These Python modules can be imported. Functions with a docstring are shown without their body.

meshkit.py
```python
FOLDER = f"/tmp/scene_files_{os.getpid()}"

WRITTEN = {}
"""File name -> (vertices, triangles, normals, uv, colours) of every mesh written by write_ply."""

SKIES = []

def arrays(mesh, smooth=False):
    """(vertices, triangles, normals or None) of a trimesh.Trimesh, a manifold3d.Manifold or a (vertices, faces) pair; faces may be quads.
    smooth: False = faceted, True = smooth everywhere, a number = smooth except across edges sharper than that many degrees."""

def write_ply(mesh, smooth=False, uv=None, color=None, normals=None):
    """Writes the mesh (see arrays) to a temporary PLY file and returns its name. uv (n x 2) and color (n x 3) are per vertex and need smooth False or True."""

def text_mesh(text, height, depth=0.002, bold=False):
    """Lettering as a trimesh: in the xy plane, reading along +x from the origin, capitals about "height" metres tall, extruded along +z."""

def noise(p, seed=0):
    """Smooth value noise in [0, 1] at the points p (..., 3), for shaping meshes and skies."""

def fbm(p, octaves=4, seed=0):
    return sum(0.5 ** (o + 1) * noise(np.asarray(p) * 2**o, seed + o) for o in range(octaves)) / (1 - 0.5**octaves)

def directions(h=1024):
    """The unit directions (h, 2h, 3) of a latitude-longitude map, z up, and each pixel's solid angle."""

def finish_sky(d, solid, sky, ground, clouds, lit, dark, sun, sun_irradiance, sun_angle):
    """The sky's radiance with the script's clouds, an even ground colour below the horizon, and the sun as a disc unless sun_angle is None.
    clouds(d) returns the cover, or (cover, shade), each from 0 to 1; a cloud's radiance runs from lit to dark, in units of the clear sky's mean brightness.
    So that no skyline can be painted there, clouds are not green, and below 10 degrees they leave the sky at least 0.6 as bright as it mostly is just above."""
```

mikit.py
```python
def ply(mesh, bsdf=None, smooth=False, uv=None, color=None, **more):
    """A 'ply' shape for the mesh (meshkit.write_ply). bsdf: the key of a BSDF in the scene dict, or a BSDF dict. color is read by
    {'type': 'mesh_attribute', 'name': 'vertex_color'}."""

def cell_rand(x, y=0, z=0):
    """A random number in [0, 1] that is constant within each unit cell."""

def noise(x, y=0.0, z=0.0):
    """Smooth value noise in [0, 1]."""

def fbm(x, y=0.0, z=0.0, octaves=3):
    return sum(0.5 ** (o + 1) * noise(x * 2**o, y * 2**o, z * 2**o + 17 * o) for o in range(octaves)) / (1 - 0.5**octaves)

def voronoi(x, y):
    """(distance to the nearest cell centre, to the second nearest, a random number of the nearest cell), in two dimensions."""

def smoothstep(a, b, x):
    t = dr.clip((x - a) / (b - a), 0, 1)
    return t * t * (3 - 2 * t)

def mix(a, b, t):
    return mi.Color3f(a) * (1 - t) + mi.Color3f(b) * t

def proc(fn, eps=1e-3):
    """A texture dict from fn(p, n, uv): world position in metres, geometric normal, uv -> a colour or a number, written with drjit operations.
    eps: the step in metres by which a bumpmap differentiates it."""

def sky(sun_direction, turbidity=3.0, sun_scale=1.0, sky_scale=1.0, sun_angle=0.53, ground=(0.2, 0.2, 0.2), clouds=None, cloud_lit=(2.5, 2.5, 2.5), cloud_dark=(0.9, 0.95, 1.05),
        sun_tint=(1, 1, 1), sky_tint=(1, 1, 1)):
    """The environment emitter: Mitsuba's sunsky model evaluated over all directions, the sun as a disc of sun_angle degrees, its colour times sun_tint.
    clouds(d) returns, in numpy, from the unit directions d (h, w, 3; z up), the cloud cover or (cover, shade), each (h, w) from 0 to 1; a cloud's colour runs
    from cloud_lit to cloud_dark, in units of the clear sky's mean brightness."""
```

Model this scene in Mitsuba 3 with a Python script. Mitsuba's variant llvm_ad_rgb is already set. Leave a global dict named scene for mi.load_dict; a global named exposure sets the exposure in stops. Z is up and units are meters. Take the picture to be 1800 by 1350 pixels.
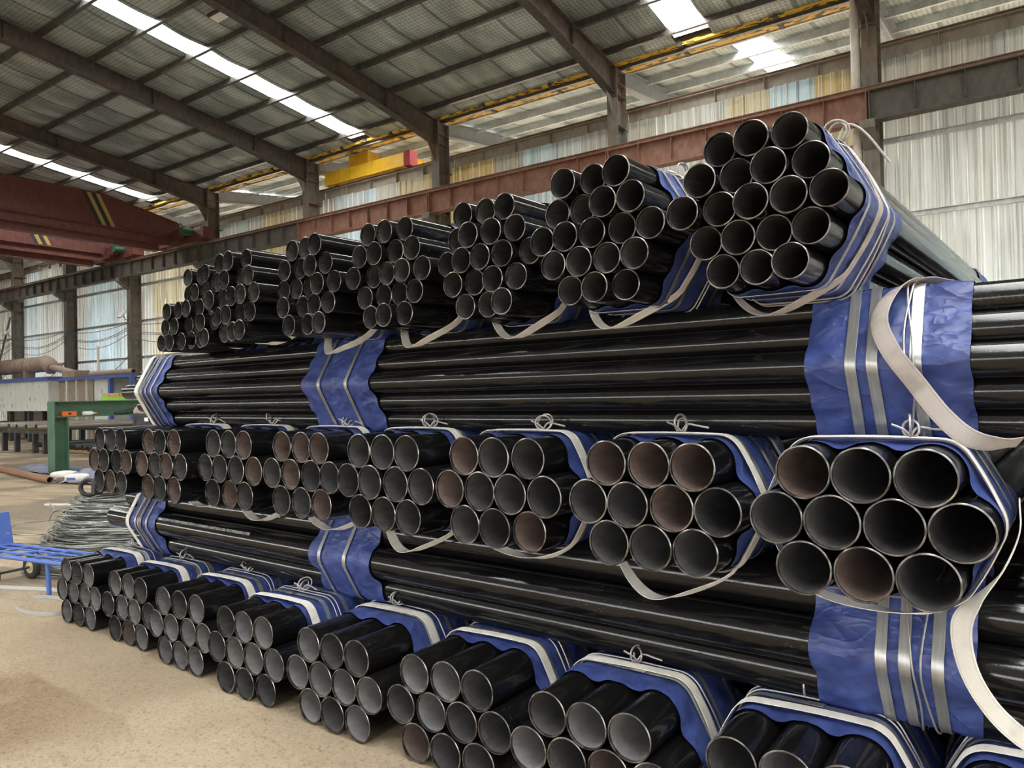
import math, random
import numpy as np, trimesh, manifold3d as m3
import drjit as dr, mitsuba as mi, mikit, meshkit
from mikit import noise, fbm, voronoi, cell_rand, smoothstep, mix
from shapely.geometry import Point, LineString, Polygon
from shapely.ops import unary_union
T = mi.ScalarTransform4f
scene, labels = {}, {}
rng = random.Random(7)
PI = math.pi

# ---------------------------------------------------------------- camera, sky, exposure
YAW, PITCH, ROLL, FOCAL = 0.65835, 0.01312, -0.02075, 1299.87
CAM = np.array([0.0, -2.3125, 1.5710])
fw = np.array([-math.sin(YAW) * math.cos(PITCH), math.cos(YAW) * math.cos(PITCH), math.sin(PITCH)])
rt = np.array([math.cos(YAW), math.sin(YAW), 0.0])
up = np.cross(rt, fw)
up = -rt * math.sin(ROLL) + up * math.cos(ROLL)
scene['camera'] = {'type': 'perspective', 'fov': math.degrees(2 * math.atan(900 / FOCAL)), 'fov_axis': 'x', 'near_clip': 0.05, 'far_clip': 500.0,
                   'to_world': T().look_at(origin=CAM.tolist(), target=(CAM + fw).tolist(), up=up.tolist())}
scene['sky'] = mikit.sky((-0.3, -0.75, 0.6), turbidity=4.0, sun_scale=0.0, sky_scale=1.0, ground=(0.35, 0.31, 0.26),
                         clouds=lambda d: (np.ones(d.shape[:2]), 0.35 * meshkit.fbm(d * 3.0, 3)), cloud_lit=(33.0, 33.0, 32.4), cloud_dark=(23.0, 23.6, 24.2))
SKYLIGHT_RADIANCE = (6.0, 6.05, 5.8)
exposure = 1.6

# ---------------------------------------------------------------- helpers
TH = math.radians(2.53)            # the hall is turned by this angle against the pipe stack
cs, sn = math.cos(TH), math.sin(TH)
HALL = np.array([[cs, -sn, 0, 0], [sn, cs, 0, 0], [0, 0, 1, 0], [0, 0, 0, 1.0]])


def hall(x, y, z=0.0):
    return np.array([cs * x - sn * y, sn * x + cs * y, z])


def numbered(name):
    if name not in scene and name not in labels and not any(k.startswith(name + '__') for k in (name,)):
        return name
    i = 1
    while f'{name}_{i:03d}' in scene or f'{name}_{i:03d}' in labels:
        i += 1
    return f'{name}_{i:03d}'


def tag(key, label=None, cat=None, group=None, kind=None):
    d = {}
    if label: d['label'] = label
    if cat: d['category'] = cat
    if group: d['group'] = group
    if kind: d['kind'] = kind
    labels[key] = d
    return key


def thing(name, label, cat, group=None, kind=None):
    return tag(numbered(name), label, cat, group, kind)


counts = {}


def fresh(full):
    n = counts.get(full, 0)
    counts[full] = n + 1
    return full if n == 0 else f'{full}_{n:03d}'


def put(parent, part, mesh, bsdf, smooth=30, label=None, kind=None, mat=None, **kw):
    """one entry of the scene under its thing"""
    key = fresh(f'{parent}__{part}') if part else parent
    if isinstance(mesh, dict):
        scene[key] = dict(mesh)
    else:
        if isinstance(mesh, (list,)):
            mesh = cat(mesh)
        scene[key] = mikit.ply(mesh, bsdf, smooth=smooth, **kw)
    if mat is not None:
        scene[key]['to_world'] = T(mat)
    if part and (label or kind):
        labels[key] = {k: v for k, v in (('label', label), ('kind', kind)) if v}
    return key


def cat(ms):
    return trimesh.util.concatenate([m for m in ms if m is not None])


def box(x0, x1, y0, y1, z0, z1):
    m = trimesh.creation.box(extents=(x1 - x0, y1 - y0, z1 - z0))
    m.apply_translation(((x0 + x1) / 2, (y0 + y1) / 2, (z0 + z1) / 2))
    return m


def rbox(x0, x1, y0, y1, z0, z1, r=0.01, n=2):
    """box with rounded edges"""
    s = m3.Manifold.sphere(r, 4 * n + 4)
    pts = [s.translate((x, y, z)) for x in (x0 + r, x1 - r) for y in (y0 + r, y1 - r) for z in (z0 + r, z1 - r)]
    h = m3.Manifold.batch_hull(pts).to_mesh()
    return trimesh.Trimesh(h.vert_properties[:, :3], h.tri_verts, process=False)


def prism(poly, a, b, axis):
    """2-D polygon extruded from a to b along axis: 'x' polygon in (y,z), 'y' polygon in (x,z), 'z' polygon in (x,y)"""
    if not isinstance(poly, Polygon):
        poly = Polygon(poly)
    m = trimesh.creation.extrude_polygon(poly, b - a, engine='earcut')
    v = np.array(m.vertices)
    v[:, 2] += a
    if axis == 'x':
        v = v[:, [2, 0, 1]]
    elif axis == 'y':
        v = v[:, [0, 2, 1]]
    m = trimesh.Trimesh(v, m.faces, process=False)
    if m.volume < 0:
        m.invert()
    return m


def tube(path, r, sides=6, closed=False):
    p = np.asarray(path, float)
    n = len(p)
    if closed:
        t = np.roll(p, -1, 0) - np.roll(p, 1, 0)
    else:
        t = np.gradient(p, axis=0)
    t /= np.linalg.norm(t, axis=1, keepdims=True) + 1e-12
    ref = np.array([0, 0, 1.0]) if abs(t[0][2]) < 0.9 else np.array([1.0, 0, 0])
    u = np.zeros_like(p)
    u[0] = np.cross(t[0], ref)
    u[0] /= np.linalg.norm(u[0])
    for i in range(1, n):
        q = u[i - 1] - t[i] * (u[i - 1] @ t[i])
        u[i] = q / (np.linalg.norm(q) + 1e-12)
    w = np.cross(t, u)
    a = np.arange(sides) * 2 * PI / sides
    rr = np.broadcast_to(np.asarray(r, float), (n,))
    v = p[:, None] + rr[:, None, None] * (np.cos(a)[None, :, None] * u[:, None] + np.sin(a)[None, :, None] * w[:, None])
    v = v.reshape(-1, 3)
    f = []
    m = n if closed else n - 1
    for i in range(m):
        j = (i + 1) % n
        for k in range(sides):
            l = (k + 1) % sides
            f += [[i * sides + k, i * sides + l, j * sides + l], [i * sides + k, j * sides + l, j * sides + k]]
    if not closed:
        for k in range(1, sides - 1):
            f += [[0, k + 1, k], [(n - 1) * sides, (n - 1) * sides + k, (n - 1) * sides + k + 1]]
    tm = trimesh.Trimesh(v, np.array(f), process=False)
    return tm


def spline(pts, n=12):
    """Catmull-Rom through the points"""
    p = np.asarray(pts, float)
    q = np.vstack([2 * p[0] - p[1], p, 2 * p[-1] - p[-2]])
    out = []
    for i in range(1, len(q) - 2):
        for s in np.linspace(0, 1, n, endpoint=False):
            a, b, c, d = q[i - 1], q[i], q[i + 1], q[i + 2]
            out.append(0.5 * (2 * b + (c - a) * s + (2 * a - 5 * b + 4 * c - d) * s * s + (3 * b - a - 3 * c + d) * s ** 3))
    out.append(p[-1])
    return np.array(out)


def ribbon(path, wdir, width, thick, closed=False):
    """flat webbing along a path: wdir = direction of its width at each point"""
    p = np.asarray(path, float)
    n = len(p)
    w = np.broadcast_to(np.asarray(wdir, float), p.shape).copy()
    t = (np.roll(p, -1, 0) - np.roll(p, 1, 0)) if closed else np.gradient(p, axis=0)
    t /= np.linalg.norm(t, axis=1, keepdims=True) + 1e-12
    w -= t * (w * t).sum(1, keepdims=True)
    w /= np.linalg.norm(w, axis=1, keepdims=True) + 1e-12
    nn = np.cross(t, w)
    h, k = width / 2, thick / 2
    prof = [(-h, -k * .4), (-h, k * .4), (-h * .92, k), (h * .92, k), (h, k * .4), (h, -k * .4), (h * .92, -k), (-h * .92, -k)]
    v = np.stack([p + a * w + b * nn for a, b in prof], 1).reshape(-1, 3)
    s = len(prof)
    uv = np.zeros((len(v), 2))
    L = np.concatenate([[0], np.cumsum(np.linalg.norm(np.diff(p, axis=0), axis=1))])
    f = []
    for i in range(n if closed else n - 1):
        j = (i + 1) % n
        for a in range(s):
            b = (a + 1) % s
            f += [[i * s + a, i * s + b, j * s + b], [i * s + a, j * s + b, j * s + a]]
    if not closed:
        for a in range(1, s - 1):
            f += [[0, a, a + 1], [(n - 1) * s, (n - 1) * s + a + 1, (n - 1) * s + a]]
    for i in range(n):
        for a, (c, d) in enumerate(prof):
            uv[i * s + a] = (L[i], c)
    m = trimesh.Trimesh(v, np.array(f), process=False)
    k = len(f) // 3
    side = np.arange((n if closed else n - 1) * s * 2)
    out = (m.face_normals[side] * (m.triangles_center[side] - p[side // (2 * s)])).sum()
    if out < 0:
        m.faces = m.faces[:, ::-1]
    return m, uv


def moved(m, M):
    m = m.copy()
    m.apply_transform(M)
    return m


def H(m):
    return moved(m, HALL)


def trs(x=0, y=0, z=0, rz=0.0, M=None):
    A = np.eye(4)
    c, s = math.cos(rz), math.sin(rz)
    A[:2, :2] = [[c, -s], [s, c]]
    A[:3, 3] = (x, y, z)
    return A if M is None else A @ M


def ry(a):
    A = np.eye(4)
    A[0, 0] = A[2, 2] = math.cos(a)
    A[0, 2], A[2, 0] = math.sin(a), -math.sin(a)
    return A


def rx(a):
    A = np.eye(4)
    A[1, 1] = A[2, 2] = math.cos(a)
    A[1, 2], A[2, 1] = -math.sin(a), math.sin(a)
    return A


def lathe(profile, sections=32):
    """profile of (radius, z)"""
    return trimesh.creation.revolve(np.array(profile, float), sections=sections)


# ---------------------------------------------------------------- materials
def P(key, color, rough=0.5, metal=0.0, two=False, bump=None, bump_eps=1e-3, **kw):
    col = color if isinstance(color, dict) else ({'type': 'rgb', 'value': list(color)} if not callable(color) else mikit.proc(color))
    r = mikit.proc(rough) if callable(rough) else rough
    b = {'type': 'principled', 'base_color': col, 'roughness': r, 'metallic': metal, **kw}
    if bump is not None:
        b = {'type': 'bumpmap', 'arbitrary': mikit.proc(bump, bump_eps), 'scale': 1.0, 'bsdf': b}
    if two:
        b = {'type': 'twosided', 'bsdf': b}
    scene[key] = b
    return key


def C3(r, g, b):
    return mi.Color3f(r, g, b)


def lacquer(p, n, uv):
    w = noise(p.x * 170, p.y * 170, p.z * 170)
    s = noise(p.x * 7, p.y * 7, p.z * 7)
    fleck = smoothstep(0.80, 0.90, w) * smoothstep(0.62, 0.85, s)
    dust = fbm(p.x * 3, p.y * 3, p.z * 3, 3)
    base = mix((0.0032, 0.0033, 0.004), (0.0075, 0.0072, 0.007), dust)
    return base + C3(0.05, 0.046, 0.04) * fleck


def lacquer_rough(p, n, uv):
    return 0.08 + 0.11 * fbm(p.x * 5, p.y * 5, p.z * 5, 3)


P('black_lacquer', lacquer, lacquer_rough, specular=0.42, bump=lambda p, n, uv: 0.00006 * noise(p.x * 260, p.y * 260, p.z * 260) + 0.00012 * noise(p.x * 40, p.y * 40, p.z * 40), bump_eps=1e-3)


def bore_fn(a, b, seed):
    def fn(p, n, uv):
        d = fbm(p.x * 7 + seed, p.y * 3, p.z * 7, 3)
        e = fbm(p.x * 45, p.y * 16 + seed, p.z * 45, 3)
        return mix(a, b, smoothstep(0.25, 0.75, d * 0.7 + e * 0.3))
    return fn


P('bore_grey', bore_fn((0.042, 0.041, 0.042), (0.08, 0.078, 0.078), 0), 0.75)
P('bore_dusty', bore_fn((0.125, 0.121, 0.125), (0.205, 0.198, 0.20), 5), 0.85)
P('bore_rusty', bore_fn((0.095, 0.066, 0.057), (0.15, 0.108, 0.093), 9), 0.85)
P('bore_dark', bore_fn((0.024, 0.024, 0.025), (0.055, 0.053, 0.054), 3), 0.6)
P('bare_edge', lambda p, n, uv: mix((0.07, 0.068, 0.066), (0.34, 0.32, 0.30), smoothstep(0.3, 0.8, fbm(p.x * 30, p.y * 30, p.z * 30, 3))), 0.30, 0.85)


def crease(a, b, c):
    return dr.power(1 - dr.abs(2 * noise(a, b, c) - 1), 6)


def tarp_bump(p, n, uv):
    weave = dr.sin(p.x * 1900) * dr.sin(p.z * 1900 + p.y * 1900)
    q = crease(p.x * 7 + p.z * 9, p.y * 9 - p.z * 6, p.x * 3) + 0.7 * crease(p.x * 16 - p.z * 12, p.y * 14 + p.z * 13, p.z * 5) + 0.35 * crease(p.x * 34, p.y * 30 + p.z * 22, p.z * 31)
    return 0.00010 * weave + 0.0042 * q + 0.003 * fbm(p.x * 9, p.y * 9, p.z * 9, 2)


P('blue_tarp', lambda p, n, uv: mix((0.025, 0.039, 0.145), (0.05, 0.078, 0.255), smoothstep(0.2, 0.8, fbm(p.x * 18, p.y * 18, p.z * 18, 3)) * 0.8 + 0.2 * crease(p.x * 16 - p.z * 12, p.y * 14 + p.z * 13, p.z * 5)), 0.40, two=True, bump=tarp_bump, specular=0.5)
P('band_grey', (0.40, 0.40, 0.38), 0.5, 0.2)
P('zinc_strap', lambda p, n, uv: mix((0.44, 0.45, 0.44), (0.66, 0.67, 0.64), fbm(p.x * 9, p.y * 130, p.z * 9, 2)), 0.3, 0.85)
P('zinc_strap_lengthwise', lambda p, n, uv: mix((0.34, 0.35, 0.345), (0.54, 0.54, 0.52), fbm(p.x * 160, p.y * 9, p.z * 9, 2)), 0.40, 0.85)


def web_color(a, b, dirt):
    def fn(p, n, uv):
        rib = 0.5 + 0.5 * dr.sin(uv.x * 2 * PI / 0.0045)
        seam = smoothstep(0.0016, 0.0008, dr.abs(dr.abs(uv.y) - 0.0225))
        d = smoothstep(0.45, 0.75, fbm(p.x * 14, p.y * 14, p.z * 14, 3))
        c = mix(a, b, rib * 0.6) * (1 - 0.25 * seam)
        return c * (1 - dirt * d) + C3(0.20, 0.165, 0.14) * (dirt * d)
    return fn


def web_bump(p, n, uv):
    return 0.0006 * dr.sin(uv.x * 2 * PI / 0.0045)


P('white_webbing', web_color((0.66, 0.63, 0.57), (0.80, 0.77, 0.71), 0.25), 0.9, bump=web_bump)
P('soiled_webbing', web_color((0.36, 0.32, 0.30), (0.52, 0.47, 0.44), 0.6), 0.9, bump=web_bump)
P('steel_wire', (0.42, 0.40, 0.38), 0.42, 0.7)
P('coil_wire', lambda p, n, uv: mix((0.09, 0.095, 0.09), (0.46, 0.47, 0.44), smoothstep(0.3, 0.7, fbm(p.x * 6, p.y * 6, p.z * 40, 3))), 0.42, 0.6)
P('stencil_white', (0.72, 0.72, 0.70), 0.7)
P('stencil_grey', (0.13, 0.13, 0.125), 0.7)


def rust_steel(a, b, c):
    def fn(p, n, uv):
        d = fbm(p.x * 1.3, p.y * 1.3, p.z * 1.3, 4)
        e = fbm(p.x * 14, p.y * 14, p.z * 5, 3)
        return mix(mix(a, b, smoothstep(0.3, 0.7, e)), c, smoothstep(0.52, 0.75, d) * 0.7)
    return fn


P('column_steel', rust_steel((0.125, 0.113, 0.095), (0.18, 0.16, 0.128), (0.20, 0.13, 0.08)), 0.65)
P('khaki_beam', rust_steel((0.26, 0.225, 0.18), (0.33, 0.29, 0.235), (0.27, 0.20, 0.14)), 0.65)
P('rafter_steel', rust_steel((0.055, 0.044, 0.037), (0.085, 0.068, 0.055), (0.12, 0.075, 0.045)), 0.6)
P('dark_beam', rust_steel((0.075, 0.068, 0.058), (0.10, 0.09, 0.075), (0.11, 0.075, 0.05)), 0.65)
P('rusty_beam', rust_steel((0.20, 0.098, 0.068), (0.27, 0.14, 0.10), (0.20, 0.07, 0.035)), 0.7)
P('rail_rust', rust_steel((0.16, 0.085, 0.055), (0.23, 0.13, 0.085), (0.10, 0.06, 0.04)), 0.6)
P('grey_paint', rust_steel((0.24, 0.25, 0.265), (0.29, 0.30, 0.31), (0.22, 0.22, 0.21)), 0.5)
P('galvanised', rust_steel((0.50, 0.52, 0.52), (0.62, 0.64, 0.63), (0.44, 0.44, 0.41)), 0.45, 0.2)
P('purlin_steel', rust_steel((0.075, 0.072, 0.066), (0.11, 0.105, 0.096), (0.08, 0.066, 0.052)), 0.3, 0.4)
P('crane_red', rust_steel((0.115, 0.036, 0.028), (0.15, 0.046, 0.036), (0.10, 0.032, 0.026)), 0.5)
P('crane_yellow', rust_steel((0.80, 0.46, 0.02), (0.86, 0.52, 0.03), (0.66, 0.36, 0.02)), 0.45)
P('bumper_red', (0.30, 0.006, 0.006), 0.6)
P('stripe_black', (0.03, 0.03, 0.03), 0.6)
P('stripe_yellow', (0.42, 0.30, 0.10), 0.6)
P('motor_green', (0.04, 0.14, 0.09), 0.5)


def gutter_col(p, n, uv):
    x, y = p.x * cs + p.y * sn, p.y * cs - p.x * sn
    glow_noise = fbm(x * 6, p.z * 18, y * 12, 4)
    band = smoothstep(10.065, 10.035, p.z) + smoothstep(10.262, 10.268, p.z)      # daylight glow on the lower edge and the lip, painted in yellow
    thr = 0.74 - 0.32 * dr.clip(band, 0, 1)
    return mix((0.115, 0.08, 0.04), (0.90, 0.55, 0.08), smoothstep(thr, thr + 0.03, glow_noise))


P('gutter_painted_glow', gutter_col, 0.6)


def foil_bump(p, n, uv):
    x, y = p.x * cs + p.y * sn, p.y * cs - p.x * sn
    g = dr.maximum(smoothstep(0.93, 1.0, dr.abs(dr.sin(x * PI / 0.105))), smoothstep(0.93, 1.0, dr.abs(dr.sin(y * PI / 0.105))))
    cr = dr.abs(noise(x * 5, y * 1.6, 2.0) - 0.5) + 0.6 * dr.abs(noise(x * 14, y * 6, 7.0) - 0.5)
    return 0.045 * cr + 0.006 * g


def foil_col(p, n, uv):
    x, y = p.x * cs + p.y * sn, p.y * cs - p.x * sn
    g = dr.maximum(smoothstep(0.94, 0.99, dr.abs(dr.sin(x * PI / 0.105))), smoothstep(0.94, 0.99, dr.abs(dr.sin(y * PI / 0.105))))
    seam = smoothstep(0.985, 0.998, dr.abs(dr.sin(x * PI / 1.2)))
    c = mix((0.33, 0.375, 0.355), (0.64, 0.69, 0.655), smoothstep(0.25, 0.75, fbm(x * 2.0, y * 0.7, 1.0, 4)))
    return c * (1 - 0.45 * g) * (1 - 0.5 * seam)


P('foil', foil_col, 0.42, 0.40, two=True, bump=foil_bump, bump_eps=0.004)


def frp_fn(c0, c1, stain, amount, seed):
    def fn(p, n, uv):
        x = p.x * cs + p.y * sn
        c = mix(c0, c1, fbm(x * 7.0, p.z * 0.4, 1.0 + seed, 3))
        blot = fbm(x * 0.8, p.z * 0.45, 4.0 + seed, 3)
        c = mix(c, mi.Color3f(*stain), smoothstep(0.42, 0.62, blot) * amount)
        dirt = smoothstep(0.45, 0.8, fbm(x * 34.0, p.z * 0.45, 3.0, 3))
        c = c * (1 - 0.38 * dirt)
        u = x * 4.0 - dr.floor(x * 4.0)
        rib = dr.maximum(smoothstep(0.06, 0.02, dr.abs(u - 0.38)), smoothstep(0.06, 0.02, dr.abs(u - 0.62))) * smoothstep(0.25, 0.55, noise(x * 4.0, p.z * 0.7, 5.0))  # back-lit white lines along the ribs, painted into the sheet colour
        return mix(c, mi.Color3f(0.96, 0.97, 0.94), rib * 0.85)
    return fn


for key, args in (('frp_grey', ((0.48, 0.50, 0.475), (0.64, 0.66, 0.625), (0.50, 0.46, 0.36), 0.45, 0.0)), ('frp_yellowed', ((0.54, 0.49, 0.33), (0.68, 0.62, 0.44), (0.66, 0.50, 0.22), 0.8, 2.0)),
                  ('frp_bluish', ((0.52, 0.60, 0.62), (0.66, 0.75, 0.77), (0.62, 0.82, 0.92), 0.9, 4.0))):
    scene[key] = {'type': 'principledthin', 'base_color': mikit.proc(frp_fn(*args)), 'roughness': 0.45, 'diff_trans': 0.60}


def floor_col(p, n, uv):
    x, y = p.x, p.y
    d = fbm(x * 1.1, y * 1.1, 0.0, 4)
    fine = fbm(x * 60, y * 60, 3.0, 3)
    c = mix((0.28, 0.218, 0.148), (0.375, 0.30, 0.212), smoothstep(0.25, 0.75, d))
    c = c * (0.90 + 0.20 * fine)
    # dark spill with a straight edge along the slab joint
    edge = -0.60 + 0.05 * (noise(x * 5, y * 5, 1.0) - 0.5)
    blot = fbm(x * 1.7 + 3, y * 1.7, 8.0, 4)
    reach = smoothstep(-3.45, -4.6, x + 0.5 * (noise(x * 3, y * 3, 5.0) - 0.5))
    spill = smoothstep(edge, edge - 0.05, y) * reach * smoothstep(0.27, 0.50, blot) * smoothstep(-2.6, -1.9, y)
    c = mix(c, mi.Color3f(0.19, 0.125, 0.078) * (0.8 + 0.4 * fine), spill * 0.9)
    # drag lines, oil and dirt further into the hall
    lines = smoothstep(0.56, 0.70, fbm(x * 0.5 + y * 0.25, y * 9 - x * 2.2, 2.0, 3)) * smoothstep(-5.6, -7.5, x)
    c = mix(c, mi.Color3f(0.15, 0.12, 0.09), lines * 0.6)
    oil = smoothstep(0.44, 0.60, fbm(x * 0.7 + 20, y * 0.7, 6.0, 4)) * smoothstep(-8.0, -12.0, x)
    c = mix(c, mi.Color3f(0.13, 0.108, 0.088), oil * 0.75)
    scuff = smoothstep(0.62, 0.75, fbm(x * 9, y * 30 + x * 6, 12.0, 3)) * 0.35
    c = mix(c, mi.Color3f(0.26, 0.195, 0.125), scuff)
    speck = smoothstep(0.86, 0.92, noise(x * 150, y * 150, 2.0)) * smoothstep(0.62, 0.8, noise(x * 5, y * 5, 9.0))
    grit = smoothstep(0.70, 0.85, noise(x * 120 + 5, y * 120, 7.0)) * 0.25
    return c * (1 - grit) + C3(0.14, 0.13, 0.12) * speck


P('dusty_floor', floor_col, 0.8, specular=0.25, bump=lambda p, n, uv: 0.0035 * fbm(p.x * 26, p.y * 26, 1.0, 4), bump_eps=0.003)
P('yard_ground', (0.36, 0.32, 0.26), 0.9)
P('sheet_metal', (0.45, 0.46, 0.46), 0.6)
P('white_pvc', rust_steel((0.66, 0.60, 0.53), (0.74, 0.68, 0.61), (0.60, 0.52, 0.44)), 0.5)
P('lamp_lens', (0.8, 0.8, 0.76), 0.2)
P('dark_cable', (0.10, 0.095, 0.09), 0.6)
P('bracket_black', (0.015, 0.015, 0.015), 0.5)
P('green_paint', lambda p, n, uv: mix((0.045, 0.105, 0.065), (0.08, 0.17, 0.105), fbm(p.x * 5, p.y * 5, p.z * 3, 3)), 0.5)
P('tank_paint', lambda p, n, uv: mix((0.46, 0.47, 0.42), (0.60, 0.61, 0.56), fbm(p.x * 7, p.y * 7, p.z * 0.8, 3)) * (1 - 0.5 * smoothstep(0.80, 0.86, noise(p.x * 7, p.y * 7, p.z * 4))), 0.6)
P('tank_brown', lambda p, n, uv: mix((0.20, 0.155, 0.115), (0.29, 0.235, 0.18), fbm(p.x * 3, p.y * 3, p.z * 1, 3)), 0.7)
P('duct_brown', lambda p, n, uv: mix((0.25, 0.18, 0.135), (0.33, 0.25, 0.19), fbm(p.x * 4, p.y * 4, p.z * 4, 3)), 0.6)
P('blue_trim', (0.07, 0.11, 0.33), 0.5)
P('stand_steel', (0.045, 0.045, 0.045), 0.6)
P('worn_pipe', lambda p, n, uv: mix((0.20, 0.18, 0.16), (0.38, 0.34, 0.29), fbm(p.x * 1, p.y * 1, p.z * 9, 3)), 0.35, 0.7)
P('rusty_rod', (0.24, 0.13, 0.08), 0.7)
P('cart_blue', lambda p, n, uv: mix(mi.Color3f(0.07, 0.135, 0.43), mi.Color3f(0.30, 0.30, 0.34), smoothstep(0.70, 0.80, fbm(p.x * 26, p.y * 26, p.z * 26, 3)) * 0.6), 0.45)
P('tyre_rubber', (0.035, 0.032, 0.03), 0.8)
P('hub_cream', (0.52, 0.43, 0.26), 0.6)
P('sack_white', lambda p, n, uv: mix((0.55, 0.52, 0.46), (0.74, 0.72, 0.66), fbm(p.x * 12, p.y * 12, p.z * 12, 3)), 0.9)
P('sheet_greyblue', lambda p, n, uv: mix((0.13, 0.14, 0.19), (0.24, 0.26, 0.33), fbm(p.x * 7, p.y * 7, p.z * 7, 3)), 0.7, two=True)
P('sheet_grey', lambda p, n, uv: mix((0.30, 0.29, 0.27), (0.52, 0.50, 0.46), fbm(p.x * 6, p.y * 6, p.z * 6, 3)), 0.6, two=True)
P('orange_plastic', (0.72, 0.13, 0.03), 0.5)
P('white_plastic', (0.72, 0.72, 0.70), 0.5)
P('lime_plastic', (0.26, 0.58, 0.06), 0.5)
P('timber', lambda p, n, uv: mix((0.42, 0.25, 0.10), (0.56, 0.36, 0.17), fbm(p.x * 5, p.y * 40, p.z * 20, 2)), 0.7)
P('glove_brown', (0.16, 0.125, 0.10), 0.9)
P('jacket_beige', lambda p, n, uv: mix((0.27, 0.21, 0.17), (0.36, 0.285, 0.23), fbm(p.x * 14, p.y * 14, p.z * 14, 3)), 0.9, bump=lambda p, n, uv: 0.02 * fbm(p.x * 9, p.y * 9, p.z * 14, 3), bump_eps=0.004)
P('jacket_black', (0.035, 0.036, 0.04), 0.8)
P('logo_white', (0.78, 0.78, 0.76), 0.8)
P('trousers_dark', (0.04, 0.04, 0.05), 0.9)
P('skin', (0.44, 0.26, 0.18), 0.6)
P('hair_black', (0.012, 0.011, 0.010), 0.6)


# ================================================================ THE HALL
BAY, X0 = 6.013, -2.753            # column spacing, first column's centre along the wall
NCOL = 9
COLX = [X0 - BAY * i for i in range(-1, NCOL)]       # COLX[1] is the column by the downpipe
XR, XL = 14.0, -52.0
YF, YW, RIDGE = -9.3, 15.2, 3.0


def zr(y):                         # underside of the purlins
    return 9.85 + 0.125 * (15.2 - y) if y >= RIDGE else 9.85 + 0.125 * (15.2 - 2 * RIDGE + y)


def zn(y):                         # the neighbouring bay's
    return 10.0 + 0.125 * (y - 15.2)


def struct(name, label=None):
    return tag(numbered(name), label, None, None, 'structure')


k = struct('floor', 'dusty tan concrete floor of the hall')
put(k, None, H(box(XL - 8, XR + 8, -60, 60, -0.2, 0.0)), 'dusty_floor', smooth=False)

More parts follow.
